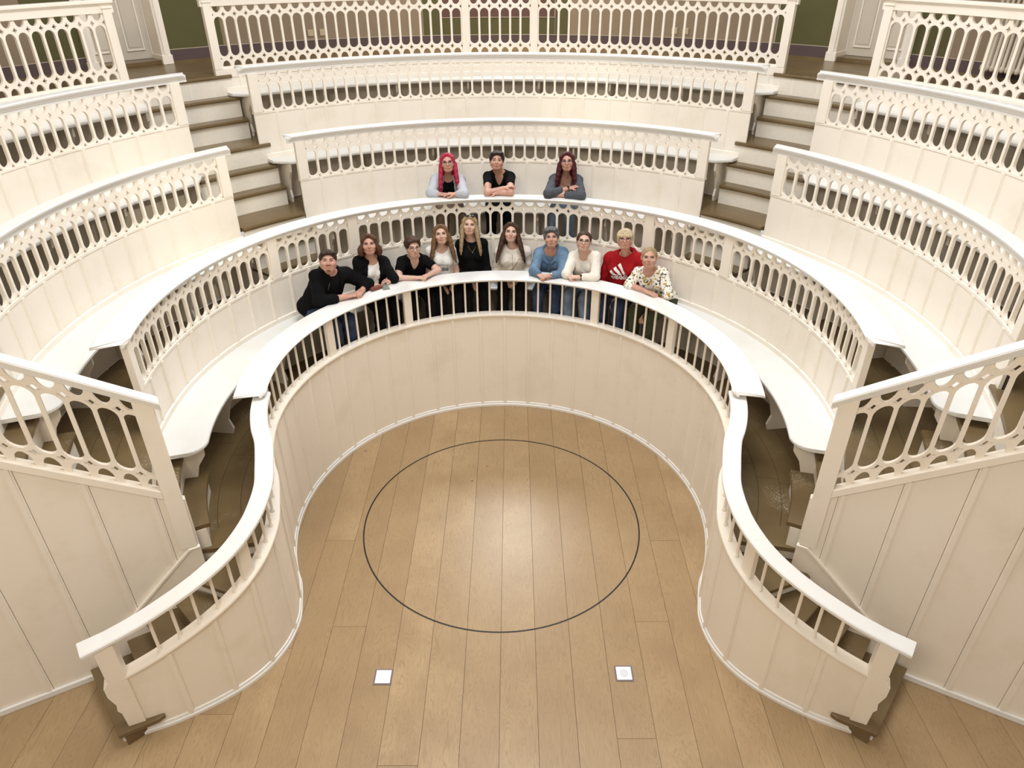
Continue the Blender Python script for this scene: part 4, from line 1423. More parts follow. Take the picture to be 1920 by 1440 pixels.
def build_person(label, J, hipang, hiprho, seat_z, floor_z, skin, hair, hair_kind, top, top_mat, legs_mat,
                 size=1.0, female=True, sleeve='long', neck='crew', inner=None, inner_mat=None, glasses=False,
                 yaw=0.0, tilt=0.0, nod=0.0, curl=(38, 38), hand_dirs=(None, None), lap=(False, False), hood=False,
                 legw=1.0, knee_open=0.10, smile=0.0, seed=1, brow=None, wide_leg=False, hsize=1.0, spread=0.030, open_w=0.080):
    J = {k: np.array(v) for k, v in J.items()}
    ta = math.radians(hipang)
    out = np.array((math.sin(ta), math.cos(ta), 0.0)); inw = -out
    rgt = np.array((math.cos(ta), -math.sin(ta), 0.0))
    up = np.array((0, 0, 1.0))
    hip = np.array((0, CY, 0)) + out * hiprho + up * (seat_z + 0.105 * size)
    sm = (J['sl'] + J['sr']) / 2
    sx = nrmz(J['sr'] - J['sl'])
    # a little lower than the measured cloth outline
    S = {}
    sw = np.linalg.norm(J['sr'] - J['sl'])
    S['l'] = J['sl'] + sx * 0.030 - up * 0.025; S['r'] = J['sr'] - sx * 0.030 - up * 0.025
    spine = nrmz(sm - hip)
    fwd = nrmz(np.cross(spine, sx)); 
    if np.dot(fwd, inw) < 0: fwd = -fwd
    R = np.stack([sx, fwd, np.cross(sx, fwd)], 1)
    if R[2, 2] < 0: R[:, 2] *= -1
    # head frame: looks up to the viewer
    hc = J['head']
    hf = nrmz(CAMP - hc)
    hf[2] *= 0.62
    hf = nrmz(hf)
    cy_, sy_ = math.cos(math.radians(yaw)), math.sin(math.radians(yaw))
    hf = np.array((hf[0] * cy_ - hf[1] * sy_, hf[0] * sy_ + hf[1] * cy_, hf[2] - math.sin(math.radians(nod))))
    hf = nrmz(hf)
    hr = nrmz(np.cross(hf, up)) * -1          # image-right when facing the viewer
    hu = nrmz(np.cross(hr, hf))
    if hu[2] < 0: hu = -hu
    ct, st_ = math.cos(math.radians(tilt)), math.sin(math.radians(tilt))
    hr, hu = hr * ct + hu * st_, hu * ct - hr * st_
    HR = np.stack([hr, hf, hu], 1)
    hs = hsize * 0.97
    hv = np.array((1.10, 1.0, 0.91)) * hsize
    H = lambda x, y, z: hc + HR @ (np.array((x, y, z)) * hv)
    nb = sm + up * 0.012 + fwd * 0.0 - fwd * 0.010         # base of the neck
    chest = nb + (hip - nb) * 0.34 + fwd * 0.012
    belly = nb + (hip - nb) * 0.70 + fwd * 0.015 * size
    W = (sw / 0.34)

    def torso(F, o, k=0.03):
        F.ell(chest, R, (0.150 * W + o, 0.098 * size + o, 0.20 + o), k)
        F.ell(belly, R, (0.138 * size * (0.5 + 0.5 * W) + o, 0.105 * size + o, 0.17 + o), 0.05)
        F.ell(hip, R, (0.165 * size + o, 0.12 * size + o, 0.12 + o), 0.05)
        for s in ('l', 'r'):
            F.cap(nb - up * 0.01, S[s], 0.044 + o, 0.050 * size + o, 0.035)
        if female:
            for q in (-1, 1):
                F.ell(chest + sx * q * 0.068 * W + fwd * 0.072 * size + R[:, 2] * 0.005, R, (0.062 + o, 0.055 + o, 0.062 + o), 0.035)
    hands = {}
    for i, s in enumerate(('l', 'r')):
        e, hnd = J['e' + s], J['h' + s]
        d = hand_dirs[i]
        fd = nrmz(hnd - e) if d is None else nrmz(np.array(d))
        innr = sx if s == 'l' else -sx
        bk = up if not lap[i] else nrmz(fwd * 0.5 + up)
        hands[s] = hand_caps(hnd, fd, bk, innr, curl[i], size=0.96 * (0.5 + 0.5 * size))
    def arm(F, s, o, upto, k=0.025):
        e = J['e' + s]; w = hands[s][1]
        az = 0.5 + 0.5 * size
        L1 = np.linalg.norm(e - S[s]); L2 = np.linalg.norm(w - e)
        r0, r1, r2, r3 = 0.050 * az, 0.040 * az, 0.038 * az, 0.026 * az
        if upto <= 1.0:
            q = S[s] + (e - S[s]) * upto
            F.cap(S[s], q, r0 + o, r0 + (r1 - r0) * upto + o, k)
        else:
            F.cap(S[s], e, r0 + o, r1 + o, k)
            f = upto - 1.0
            F.cap(e, e + (w - e) * f, r2 + o, r2 + (r3 - r2) * f + o, k)

    allp = [hip, sm, hc] + [J[k] for k in ('sl', 'sr', 'el', 'er', 'hl', 'hr')]
    lo = np.min(allp, 0) - 0.22; hi = np.max(allp, 0) + 0.22
    # --- skin
    parts = []
    F = Field(lo, hi, 0.0085)
    torso(F, -0.004)
    for s in ('l', 'r'):
        arm(F, s, 0.0, 2.0)
    F.cap(nb - up * 0.02, H(0, -0.018, -0.06), 0.056 * (0.6 + 0.4 * size) * (0.92 if female else 1.06), 0.050 * (0.92 if female else 1.05), 0.03)
    parts.append(F.mesh())
    # head
    F = Field(hc - 0.19, hc + 0.17, 0.0048)
    jw = 1.0 if female else 1.06
    fat = 0.55 + 0.45 * size
    F.ell(H(0, -0.018, 0.028), HR, np.array((0.073, 0.090, 0.086)) * hv, 0.02)
    F.ell(H(0, 0.022, -0.030), HR, np.array((0.060 * jw * fat, 0.064, 0.082)) * hv, 0.03)
    F.ell(H(0, 0.046, -0.086), HR, np.array((0.029 * jw * fat, 0.028, 0.022)) * hv, 0.025)
    for q in (-1, 1):
        F.cap(H(q * 0.050 * jw * fat, -0.005, -0.060), H(q * 0.018, 0.045, -0.092), 0.018 * hs, 0.018 * hs, 0.03)
        F.ell(H(q * 0.036 * fat, 0.058, -0.026), HR, np.array((0.024, 0.024, 0.022)) * hv, 0.02)
        F.ell(H(q * 0.074, -0.012, -0.004), HR, np.array((0.009, 0.019, 0.030)) * hv, 0.006)
    F.cap(H(-0.034, 0.072, 0.030), H(0.034, 0.072, 0.030), 0.011 * hs, 0.011 * hs, 0.015)
    for q in (-1, 1):
        F.ell(H(q * 0.031, 0.092, 0.010), HR, np.array((0.019, 0.020, 0.0125)) * hv, 0.010, 'cut')
    F.cap(H(0, 0.080, 0.020), H(0, 0.098, -0.020), 0.0075 * hs, 0.0115 * hs, 0.010)
    for q in (-1, 1):
        F.cap(H(q * 0.010, 0.086, -0.025), H(q * 0.009, 0.090, -0.026), 0.0085 * hs, 0.0085 * hs, 0.008)
    F.ell(H(0, 0.080, -0.058), HR, np.array((0.024, 0.010, 0.012)) * hv, 0.012)
    F.cap(nb + (hc - nb) * 0.25, H(0, -0.018, -0.06), 0.053 * (0.92 if female else 1.06), 0.050 * (0.92 if female else 1.05), 0.02)
    parts.append(F.mesh())
    # hands
    for s in ('l', 'r'):
        caps, w = hands[s]
        pts = np.array([c[0] for c in caps] + [c[1] for c in caps] + [w])
        F = Field(pts.min(0) - 0.04, pts.max(0) + 0.04, 0.0042)
        az = 0.5 + 0.5 * size
        F.cap(w + (J['e' + s] - w) * 0.14, w + nrmz(caps[2][1] - w) * 0.012, 0.027 * az, 0.024 * az, 0.01)
        for a, b, ra, rb in caps:
            F.cap(a, b, ra, rb, 0.006)
        parts.append(F.mesh())
    me = np_mesh(parts)
    body = link('person', me, skin)
    base = np.array((0, CY, 0)) + out * hiprho + up * floor_z
    tag(body, label, 'person', 'people leaning on the rails')
    kids = []
    def kid(name, me_, mat, lab=None):
        o = link(name, me_, mat)
        o.parent = body
        if lab: o['label'] = lab
        kids.append(o)
        return o
    # --- facial parts
    for q in (-1, 1):
        V, Q = uv_ball(H(q * 0.0305, 0.0705, 0.009), 0.0125 * hs, HR, 8, (1.15, 1, 1))
        me = np_mesh([(V, Q)])
        me.materials.append(M_EYEW); me.materials.append(M_IRIS)
        ctr = H(q * 0.0305, 0.0705, 0.009)
        mi = np.zeros(len(me.polygons), np.int32)
        cen = np.zeros(len(me.polygons) * 3); me.polygons.foreach_get('center', cen); cen = cen.reshape(-1, 3)
        dv = (cen - ctr); dv /= np.linalg.norm(dv, axis=1)[:, None] + 1e-9
        gz = nrmz(CAMP - ctr)
        mi[(dv @ gz) > 0.78] = 1
        me.polygons.foreach_set('material_index', mi)
        kid('eye', me, None)
        kid('eyelid', np_mesh([tube([H(q * 0.014, 0.0790, 0.0145), H(q * 0.024, 0.0835, 0.0195), H(q * 0.036, 0.0825, 0.0195), H(q * 0.046, 0.0755, 0.0140)], 0.0026 * hs)]), M_IRIS if female else skin)
        kid('eyebrow', np_mesh([tube([H(q * 0.012, 0.0840, 0.030), H(q * 0.024, 0.0850, 0.035), H(q * 0.037, 0.0800, 0.036), H(q * 0.049, 0.0690, 0.030)], [0.0030 * hs, 0.0036 * hs, 0.0032 * hs, 0.002 * hs])]), brow or hair)
    m0 = -0.056
    kid('lips', np_mesh([tube([H(-0.023, 0.078, m0 + smile), H(-0.012, 0.0895, m0), H(0, 0.0925, m0 - 0.001), H(0.012, 0.0895, m0), H(0.023, 0.078, m0 + smile)], [0.0022 * hs, 0.0050 * hs, 0.0056 * hs, 0.0050 * hs, 0.0022 * hs])]), M_LIP)
    if glasses:
        prt = []
        for q in (-1, 1):
            prt.append(tube([H(q * 0.0325 + 0.0235 * math.cos(t), 0.0915 - 0.004 * abs(math.cos(t)), 0.004 + 0.0215 * math.sin(t)) for t in np.linspace(0, 2 * math.pi, 21)[:-1]], 0.0019, 5, True))
            prt.append(tube([H(q * 0.056, 0.088, 0.010), H(q * 0.078, 0.060, 0.012), H(q * 0.080, 0.0, 0.012)], 0.0017, 5))
        prt.append(tube([H(-0.010, 0.091, 0.008), H(0, 0.095, 0.012), H(0.010, 0.091, 0.008)], 0.0017, 5))
        kid('glasses', np_mesh(prt), M_GLASSF)
    # --- hair
    hlo = hc - 0.22; hhi = hc + 0.20
    if hair_kind in ('long', 'longfront', 'bob'): hlo = hc - np.array((0.30, 0.30, 0.46))
    if hair_kind in ('long', 'longfront', 'bob'): hhi = hc + np.array((0.30, 0.30, 0.20))
    F = Field(hlo, hhi, 0.0058)
    th = dict(short=0.011, tied=0.005, crop=0.012, bangs=0.010).get(hair_kind, 0.009)
    F.ell(H(0, -0.022, 0.030), HR, (np.array((0.074, 0.090, 0.086)) + th) * hv, 0.0)
    # clear the face and the underside
    F.ell(H(0, 0.112, 0.002), HR, np.array((0.070, 0.088, 0.100)) * hv, 0.010, 'cut')
    F.ell(H(0, 0.075, -0.060), HR, np.array((0.080, 0.085, 0.085)) * hv, 0.010, 'cut')
    F.ell(H(0, 0.02, -0.125), HR, np.array((0.085, 0.115, 0.085)) * hv, 0.010, 'cut')
    if hair_kind in ('short', 'crop'):
        F.ell(H(0.018, 0.046, 0.098), HR, np.array((0.056, 0.040, 0.022)) * hv, 0.012)
        F.ell(H(-0.035, 0.046, 0.088), HR, np.array((0.032, 0.034, 0.022)) * hv, 0.012)
        if hair_kind == 'crop':
            F.ell(H(0.0, -0.01, 0.095), HR, np.array((0.066, 0.075, 0.034)) * hv, 0.02)
            F.cap(H(0.030, 0.060, 0.095), H(0.058, 0.060, 0.045), 0.014 * hs, 0.008 * hs, 0.012)
    if hair_kind == 'bangs':
        for q in (-0.050, -0.030, -0.010, 0.010, 0.030, 0.050):
            F.cap(H(q * 0.7, 0.045, 0.102), H(q * 1.15, 0.086 - abs(q) * 0.35, 0.040), 0.016 * hs, 0.010 * hs, 0.010)
        for q in (-1, 1):
            F.cap(H(q * 0.066, 0.040, 0.050), H(q * 0.072, 0.040, -0.045), 0.013 * hs, 0.005 * hs, 0.010)
    if hair_kind in ('tied', 'bangs'):
        F.ell(H(0, -0.10, 0.03), HR, np.array((0.042, 0.045, 0.045)) * hv, 0.02)
    if hair_kind in ('long', 'longfront', 'bob'):
        n_seg = 6
        Lh = 0.30 if hair_kind != 'bob' else 0.085
        for q in (-1, 1):
            p0 = H(q * 0.012, 0.050, 0.112); p1 = H(q * 0.066, 0.036, 0.060); p2 = H(q * 0.076, 0.026, -0.040)
            F.cap(p0, p1, 0.010 * hs, 0.013 * hs, 0.02); F.cap(p1, p2, 0.013 * hs, 0.017 * hs, 0.02)
            sg = np.sign(np.dot(HR[:, 0] * q, sx))
            for lane in range(5):
                lx, ly = q * (0.078 - 0.003 * lane * lane * 0.5), 0.030 - 0.026 * lane
                pp = H(lx, ly, -0.030)
                for g in range(n_seg):
                    f0 = (g + 1) / n_seg
                    front = (0.090 if hair_kind == 'longfront' else 0.060) * math.sin(min(1, f0 * 1.3) * math.pi / 2) * (1 - lane * 0.30)
                    outw = spread * f0 + 0.003 * math.sin(f0 * 7 + lane * 1.7 + seed)
                    if hair_kind == 'bob': front, outw = 0.012 * f0, 0.022 * math.sin(f0 * 2.4)
                    qn = H(lx, ly, -0.030) - up * (Lh * (1 - 0.06 * (lane % 2)) * f0) + fwd * front + sx * sg * outw
                    tp = 1 - 0.45 * f0 ** 2
                    F.cap(pp, qn, 0.0185 * hs * (1 - 0.45 * (g / n_seg) ** 2), 0.0185 * hs * tp, 0.032)
                    pp = qn
        F.ell(H(0, -0.075, -0.05), HR, np.array((0.078, 0.036, 0.10)) * hv, 0.03)
        if hair_kind != 'bob':
            F.cap(H(0, -0.085, -0.10), H(0, -0.10, -0.24), 0.055 * hs, 0.04 * hs, 0.03)
    F.wrinkle(0.0020, 150, seed, 0.10)
    kid('hair', np_mesh([F.mesh()]), hair)
    # --- inner shirt and top
    upto = dict(long=1.93, pushed=1.55, tee=0.46, elbow=1.10, wrist=1.74)[sleeve]
    off = dict(tee=0.012, knit=0.018, hoodie=0.024, shirt=0.015, jacket=0.021)[top]
    rtop = 0.0085
    def neck_cut(F, kind, o):
        nf = nb + fwd * 0.085 + up * 0.0
        if kind == 'crew':
            F.ell(nb + up * 0.075 + fwd * 0.028, R, (0.082, 0.085, 0.085), 0.006, 'cut')
        elif kind == 'scoop':
            F.ell(nb + up * 0.055 + fwd * 0.045, R, (0.085, 0.10, 0.105), 0.006, 'cut')
        elif kind == 'v':
            F.ell(nb + up * 0.075 + fwd * 0.028, R, (0.080, 0.085, 0.085), 0.006, 'cut')
            F.cap(nb + fwd * 0.10 + up * 0.02, nb + fwd * 0.125 - R[:, 2] * 0.085, 0.055, 0.018, 0.006, 'cut')
        elif kind == 'deep':
            F.ell(nb + up * 0.055 + fwd * 0.045, R, (0.092, 0.11, 0.110), 0.006, 'cut')
            F.cap(nb + fwd * 0.10 + up * 0.0, nb + fwd * 0.13 - R[:, 2] * 0.13, 0.075, 0.05, 0.01, 'cut')
    if inner:
        F = Field(lo, hi, rtop)
        torso(F, 0.006)
        neck_cut(F, inner, 0.006)
        kid('shirt', np_mesh([F.mesh()]), inner_mat)
    F = Field(lo, hi, rtop)
    torso(F, off)
    for s in ('l', 'r'):
        arm(F, s, off * (0.85 if sleeve != 'tee' else 1.0), upto)
    F.wrinkle(0.0030, 45, seed + 5)
    if hood:
        for q in np.linspace(-1, 1, 9)[:-1]:
            a0 = q * 2.0; a1 = (q + 0.25) * 2.0
            p = lambda a: nb + up * (0.035 - 0.03 * abs(a) / 2) + (-fwd * math.cos(a) * 0.085 + sx * math.sin(a) * 0.095)
            F.cap(p(a0), p(a1), 0.030, 0.030, 0.015)
    neck_cut(F, neck, off)
    if top == 'jacket':
        for q in (-1, 1):
            pc = [nb - fwd * 0.075 + up * 0.045, nb + sx * q * 0.070 - fwd * 0.02 + up * 0.045, nb + sx * q * 0.082 + fwd * 0.055 + up * 0.010, nb + sx * q * 0.055 + fwd * 0.112 - up * 0.055, nb + sx * q * 0.020 + fwd * 0.125 - up * 0.075]
            for a_, b_ in zip(pc[:-1], pc[1:]):
                F.cap(a_, b_, 0.017, 0.016, 0.008)
    if inner:                                    # an open front: wedge from the collar down
        wd = open_w
        for v in np.linspace(-0.02, 0.46 if open_w > 0.05 else 0.08, 9):
            F.ell(nb + fwd * 0.150 - R[:, 2] * v, R, (wd * (0.85 + 0.3 * min(v / 0.3, 1)), 0.120, 0.07), 0.004, 'cut')
    F.halfspace_cut(hip - R[:, 2] * 0.055, -R[:, 2])
    names = dict(tee='t_shirt', knit='cardigan', hoodie='hoodie', shirt='blouse', jacket='denim_jacket')
    kid(names[top], np_mesh([F.mesh()]), top_mat)
    # --- trousers and shoes
    lo2 = np.min([hip, hip + inw * 0.6], 0) - 0.34; hi2 = np.max([hip, hip + inw * 0.6], 0) + 0.34
    lo2[2] = floor_z - 0.02; hi2[2] = hip[2] + 0.16
    F = Field(lo2, hi2, 0.0115)
    o = 0.010
    F.ell(hip, R, (0.168 * size + o, 0.122 * size + o, 0.115 + o), 0.03)
    shoes = []
    for q in (-1, 1):
        hj = hip + rgt * q * 0.085 - up * 0.02 + inw * 0.03
        kn = np.array((0, CY, 0)) + out * (hiprho - 0.40) + rgt * q * knee_open + up * (seat_z + 0.045)
        an = kn + out * 0.055 + rgt * q * 0.01; an[2] = floor_z + 0.10
        F.cap(hj, kn, 0.088 * legw + o, 0.060 * legw + o, 0.03)
        F.cap(kn, an, 0.058 * legw + o, (0.062 if wide_leg else 0.045) * legw + o, 0.03)
        shoes.append((an, an - up * 0.06 + inw * 0.10))
    F.wrinkle(0.003, 40, seed + 9)
    F.halfspace_cut(hip + up * 0.075, up)
    kid('trousers', np_mesh([F.mesh()]), legs_mat)
    for a, b in shoes:
        F = Field(np.minimum(a, b) - 0.12, np.maximum(a, b) + 0.12, 0.014)
        F.cap(a - up * 0.03, b, 0.046, 0.040, 0.02)
        F.halfspace_cut((0, 0, floor_z + 0.004), (0, 0, -1))
        kid('shoe', np_mesh([F.mesh()]), BLACK)
    # base the object on the seat it rests on: origin at the floor below the hips
    T = Matrix.Translation(Vector(-base))
    body.data.transform(T)
    for o_ in kids:
        o_.data.transform(T)
    body.location = Vector(base)
    info = dict(H=H, HR=HR, nb=nb, fwd=fwd, sx=sx, R=R, chest=chest, belly=belly, hip=hip, body=body, base=base, kid=kid, kids=kids,
                hands=hands, S=S, J=J, W=W, size=size, off=off, up=up, T=T, e=J)
    def extra(name, me_, mat, lab=None):
        me_.transform(T)
        oo = link(name, me_, mat); oo.parent = body
        if lab: oo['label'] = lab
        return oo
    info['extra'] = extra
    return info

def cast_on(info, objname, u, v):
    """point on the front of the chest in torso coordinates (u to image right, v up from chest centre)"""
    ob = [k for k in info['kids'] if k.name.startswith(objname)][0]
    o = info['chest'] + info['sx'] * u + info['R'][:, 2] * v + info['fwd'] * 0.5
    hit, loc, nor, _ = ob.ray_cast(Vector(o) - Vector(info['base']), Vector(-info['fwd']))
    if not hit:
        return info['chest'] + info['sx'] * u + info['R'][:, 2] * v + info['fwd'] * 0.15, info['fwd']
    return np.array(loc) + info['base'], np.array(nor)

def decal(info, objname, polys, lift=0.003, th=0.002, grid=0.02):
    """flat print following the cloth: polygons in chest coordinates"""
    V, Fc = [], []
    for poly in polys:
        idx = []
        for (u, v) in poly:
            p, n = cast_on(info, objname, u, v)
            V.append(p + info['fwd'] * lift); idx.append(len(V) - 1)
        Fc.append(tuple(idx))
    return mesh_from(V, Fc)

JOINTS = {
    'P1': dict(head=(-1.811, 7.015, 2.179), sl=(-1.987, 7.038, 2.008), sr=(-1.688, 7.284, 1.939), el=(-1.935, 6.883, 1.770), er=(-1.493, 7.338, 1.770), hl=(-1.595, 7.056, 1.770), hr=(-1.547, 7.110, 1.770)),
    'P2': dict(head=(-1.466, 7.502, 2.175), sl=(-1.622, 7.472, 2.000), sr=(-1.339, 7.669, 1.920), el=(-1.611, 7.404, 1.780), er=(-1.227, 7.476, 1.780), hl=(-1.415, 7.353, 1.750), hr=(-1.309, 7.448, 1.760)),
    'P3': dict(head=(-1.002, 7.621, 2.104), sl=(-1.174, 7.670, 1.926), sr=(-0.874, 7.804, 1.884), el=(-1.195, 7.537, 1.760), er=(-0.748, 7.720, 1.780), hl=(-0.921, 7.535, 1.760), hr=(-0.879, 7.542, 1.770)),
    'P4': dict(head=(-0.711, 7.941, 2.130), sl=(-0.878, 7.951, 1.945), sr=(-0.579, 8.036, 1.911), el=(-0.882, 7.928, 1.652), er=(-0.551, 8.001, 1.621), hl=(-0.689, 7.676, 1.551), hr=(-0.566, 7.710, 1.562)),
    'P5': dict(head=(-0.386, 8.052, 2.200), sl=(-0.534, 8.066, 1.979), sr=(-0.213, 8.112, 1.975), el=(-0.561, 8.061, 1.644), er=(-0.187, 8.073, 1.638), hl=(-0.314, 7.779, 1.524), hr=(-0.244, 7.767, 1.522)),
    'P6': dict(head=(0.099, 8.018, 2.126), sl=(-0.061, 8.079, 1.880), sr=(0.301, 8.063, 1.892), el=(-0.085, 8.099, 1.613), er=(0.330, 8.080, 1.620), hl=(0.072, 7.809, 1.565), hr=(0.129, 7.796, 1.577)),
    'P7': dict(head=(0.562, 7.814, 2.135), sl=(0.405, 7.937, 1.914), sr=(0.731, 7.862, 1.948), el=(0.362, 7.680, 1.780), er=(0.692, 7.639, 1.770), hl=(0.451, 7.556, 1.760), hr=(0.486, 7.533, 1.770)),
    'P8': dict(head=(0.924, 7.698, 2.132), sl=(0.799, 7.840, 1.904), sr=(1.100, 7.718, 1.952), el=(0.731, 7.584, 1.780), er=(1.055, 7.529, 1.770), hl=(0.783, 7.524, 1.760), hr=(0.812, 7.516, 1.770)),
    'P9': dict(head=(1.363, 7.559, 2.207), sl=(1.222, 7.757, 1.923), sr=(1.580, 7.504, 2.003), el=(1.161, 7.744, 1.604), er=(1.604, 7.435, 1.639), hl=(1.227, 7.433, 1.489), hr=(1.308, 7.381, 1.546)),
    'P10': dict(head=(1.579, 7.194, 2.133), sl=(1.490, 7.423, 1.885), sr=(1.769, 7.207, 1.962), el=(1.415, 7.327, 1.760), er=(1.814, 7.099, 1.740), hl=(1.629, 7.106, 1.750), hr=(1.565, 7.057, 1.485)),
    'P11': dict(head=(-0.659, 8.653, 2.763), sl=(-0.843, 8.713, 2.568), sr=(-0.503, 8.782, 2.548), el=(-0.852, 8.409, 2.470), er=(-0.456, 8.363, 2.470), hl=(-0.685, 8.377, 2.460), hr=(-0.627, 8.365, 2.470)),
    'P12': dict(head=(-0.070, 8.719, 2.770), sl=(-0.209, 8.814, 2.571), sr=(0.119, 8.818, 2.569), el=(-0.180, 8.424, 2.470), er=(0.093, 8.421, 2.470), hl=(0.081, 8.456, 2.530), hr=(-0.130, 8.435, 2.460)),
    'P13': dict(head=(0.768, 8.629, 2.778), sl=(0.603, 8.766, 2.543), sr=(0.936, 8.688, 2.564), el=(0.540, 8.341, 2.480), er=(0.927, 8.287, 2.470), hl=(0.853, 8.426, 2.530), hr=(0.574, 8.386, 2.460)),
}
B1 = dict(hiprho=2.665, seat_z=1.455, floor_z=F1)
B2 = dict(hiprho=3.515, seat_z=2.135, floor_z=F2)
def A_of(n):
    j = JOINTS[n]
    mx = (j['sl'][0] + j['sr'][0]) / 2; my = (j['sl'][1] + j['sr'][1]) / 2 - CY
    return math.degrees(math.atan2(mx, my))
PE = {}
PE[1] = build_person('man with goatee in a black zip hoodie at the left end of the row', JOINTS['P1'], A_of('P1') - 3, **B1, skin=SKIN2, hair=H_DBROWN, hair_kind='short',
    top='hoodie', top_mat=BLACK, legs_mat=JEANB, size=1.28, female=False, sleeve='pushed', neck='crew', inner='crew', inner_mat=BLACK2, hood=True, tilt=-5, curl=(55, 50), legw=1.2, seed=11)
PE[2] = build_person('woman with auburn bob in a black cardigan over a white top', JOINTS['P2'], A_of('P2'), **B1, skin=SKIN2, hair=H_AUBURN, hair_kind='bob',
    top='knit', top_mat=BLACK, legs_mat=BLACK2, size=1.08, sleeve='long', inner='scoop', inner_mat=WHITE, curl=(22, 30), smile=0.004, seed=12)
PE[3] = build_person('young man with glasses and short brown hair in a black t-shirt', JOINTS['P3'], A_of('P3'), **B1, skin=SKIN3, hair=H_BROWN, hair_kind='short',
    top='tee', top_mat=BLACK, legs_mat=BLACK2, size=0.95, female=False, sleeve='tee', neck='v', glasses=True, yaw=14, nod=14, curl=(60, 58), seed=13)
PE[4] = build_person('woman with long light brown hair in a printed white t-shirt', JOINTS['P4'], A_of('P4'), **B1, skin=SKIN3, hair=H_LBROWN, hair_kind='long',
    top='tee', top_mat=WHITE, legs_mat=BLACK2, size=0.92, sleeve='tee', neck='scoop', tilt=4, curl=(12, 12), lap=(True, True), smile=0.003, seed=14, spread=0.06)
PE[5] = build_person('woman with long blond hair and sunglasses on her head in a black top', JOINTS['P5'], A_of('P5'), **B1, skin=SKIN3, hair=H_BLOND, hair_kind='longfront',
    top='tee', top_mat=BLACK, legs_mat=BLACK2, size=0.94, sleeve='long', neck='crew', tilt=-5, curl=(12, 14), lap=(True, True), seed=15)
PE[6] = build_person('woman with long dark brown hair in a white zip hoodie', JOINTS['P6'], A_of('P6'), **B1, skin=SKIN3, hair=H_BROWN, hair_kind='longfront',
    top='hoodie', top_mat=OFFW, legs_mat=BLACK2, size=0.95, sleeve='long', neck='crew', tilt=-3, curl=(20, 25), lap=(True, True), hood=True, smile=0.003, seed=16, wide_leg=True, spread=0.085)
PE[7] = build_person('woman with short salt and pepper hair in a light denim jacket', JOINTS['P7'], A_of('P7'), **B1, skin=SKIN2, hair=H_GREY, hair_kind='crop',
    top='jacket', top_mat=DENIM, legs_mat=JEANB, size=0.96, sleeve='wrist', neck='scoop', tilt=3, curl=(48, 46), smile=0.004, seed=17)
PE[8] = build_person('woman with tied brown hair and round glasses in a cream cardigan', JOINTS['P8'], A_of('P8'), **B1, skin=SKIN3, hair=H_BROWN, hair_kind='tied',
    top='knit', top_mat=CREAM, legs_mat=JEANL, size=0.98, sleeve='wrist', neck='v', inner='scoop', inner_mat=WHITE, open_w=0.030, glasses=True, tilt=-4, curl=(52, 50), seed=18, wide_leg=True)
PE[9] = build_person('person with pale blond fringe and glasses in a red printed hoodie', JOINTS['P9'], A_of('P9'), **B1, skin=SKIN2, hair=H_PALEB, hair_kind='bangs',
    top='hoodie', top_mat=RED, legs_mat=JEANB, size=1.16, sleeve='long', neck='crew', glasses=True, tilt=3, curl=(30, 30), lap=(True, True), hood=True, legw=1.15, seed=19)
PE[10] = build_person('woman with tied blond hair in a floral blouse at the right end of the row', JOINTS['P10'], A_of('P10') + 2, **B1, skin=SKIN2, hair=H_BLOND, hair_kind='tied',
    top='shirt', top_mat=FLORAL, legs_mat=OLIVE, size=1.02, sleeve='elbow', neck='scoop', tilt=3, curl=(20, 20), lap=(False, True), seed=20)
PE[11] = build_person('smiling person with long pink-red hair in a light grey cardigan in the upper row', JOINTS['P11'], A_of('P11'), **B2, skin=SKIN2, hair=H_PINK, hair_kind='longfront',
    top='knit', top_mat=GREYL, legs_mat=TAUPE, size=1.05, sleeve='pushed', inner='scoop', inner_mat=BLACK, glasses=True, tilt=4, curl=(26, 26), smile=0.006, seed=21)
PE[12] = build_person('person with short dark hair and crossed arms in a black t-shirt in the upper row', JOINTS['P12'], A_of('P12'), **B2, skin=SKIN2, hair=H_BLACK, hair_kind='short',
    top='tee', top_mat=BLACK, legs_mat=BLACK2, size=0.98, female=False, sleeve='tee', neck='v', tilt=-3, curl=(30, 20), seed=22)
PE[13] = build_person('woman with long wine-red hair and glasses in a dark grey cardigan in the upper row', JOINTS['P13'], A_of('P13'), **B2, skin=SKIN2, hair=H_WINE, hair_kind='long',
    top='knit', top_mat=GREYD, legs_mat=JEANL, size=0.98, sleeve='pushed', neck='deep', inner='deep', inner_mat=WHITE, glasses=True, tilt=3, curl=(18, 22), seed=23)

# ------------------------------------------------------------------ small things worn by the people
def chest_line(p, obj, pts, r, name, mat, lab=None, lift=0.002):
    P = [cast_on(p, obj, u, v)[0] + p['fwd'] * lift for u, v in pts]
    return p['extra'](name, np_mesh([tube(P, r, 5)]), mat, lab)
def print_poly(p, obj, polys, name, mat, lab=None, lift=0.0035):
    V, Fc = [], []
    for poly in polys:
        k = len(V)
        for (u, v) in poly:
            V.append(cast_on(p, obj, u, v)[0] + p['fwd'] * lift)
        Fc.append(tuple(range(k, k + len(poly))))
    return p['extra'](name, mesh_from(V, Fc), mat, lab)

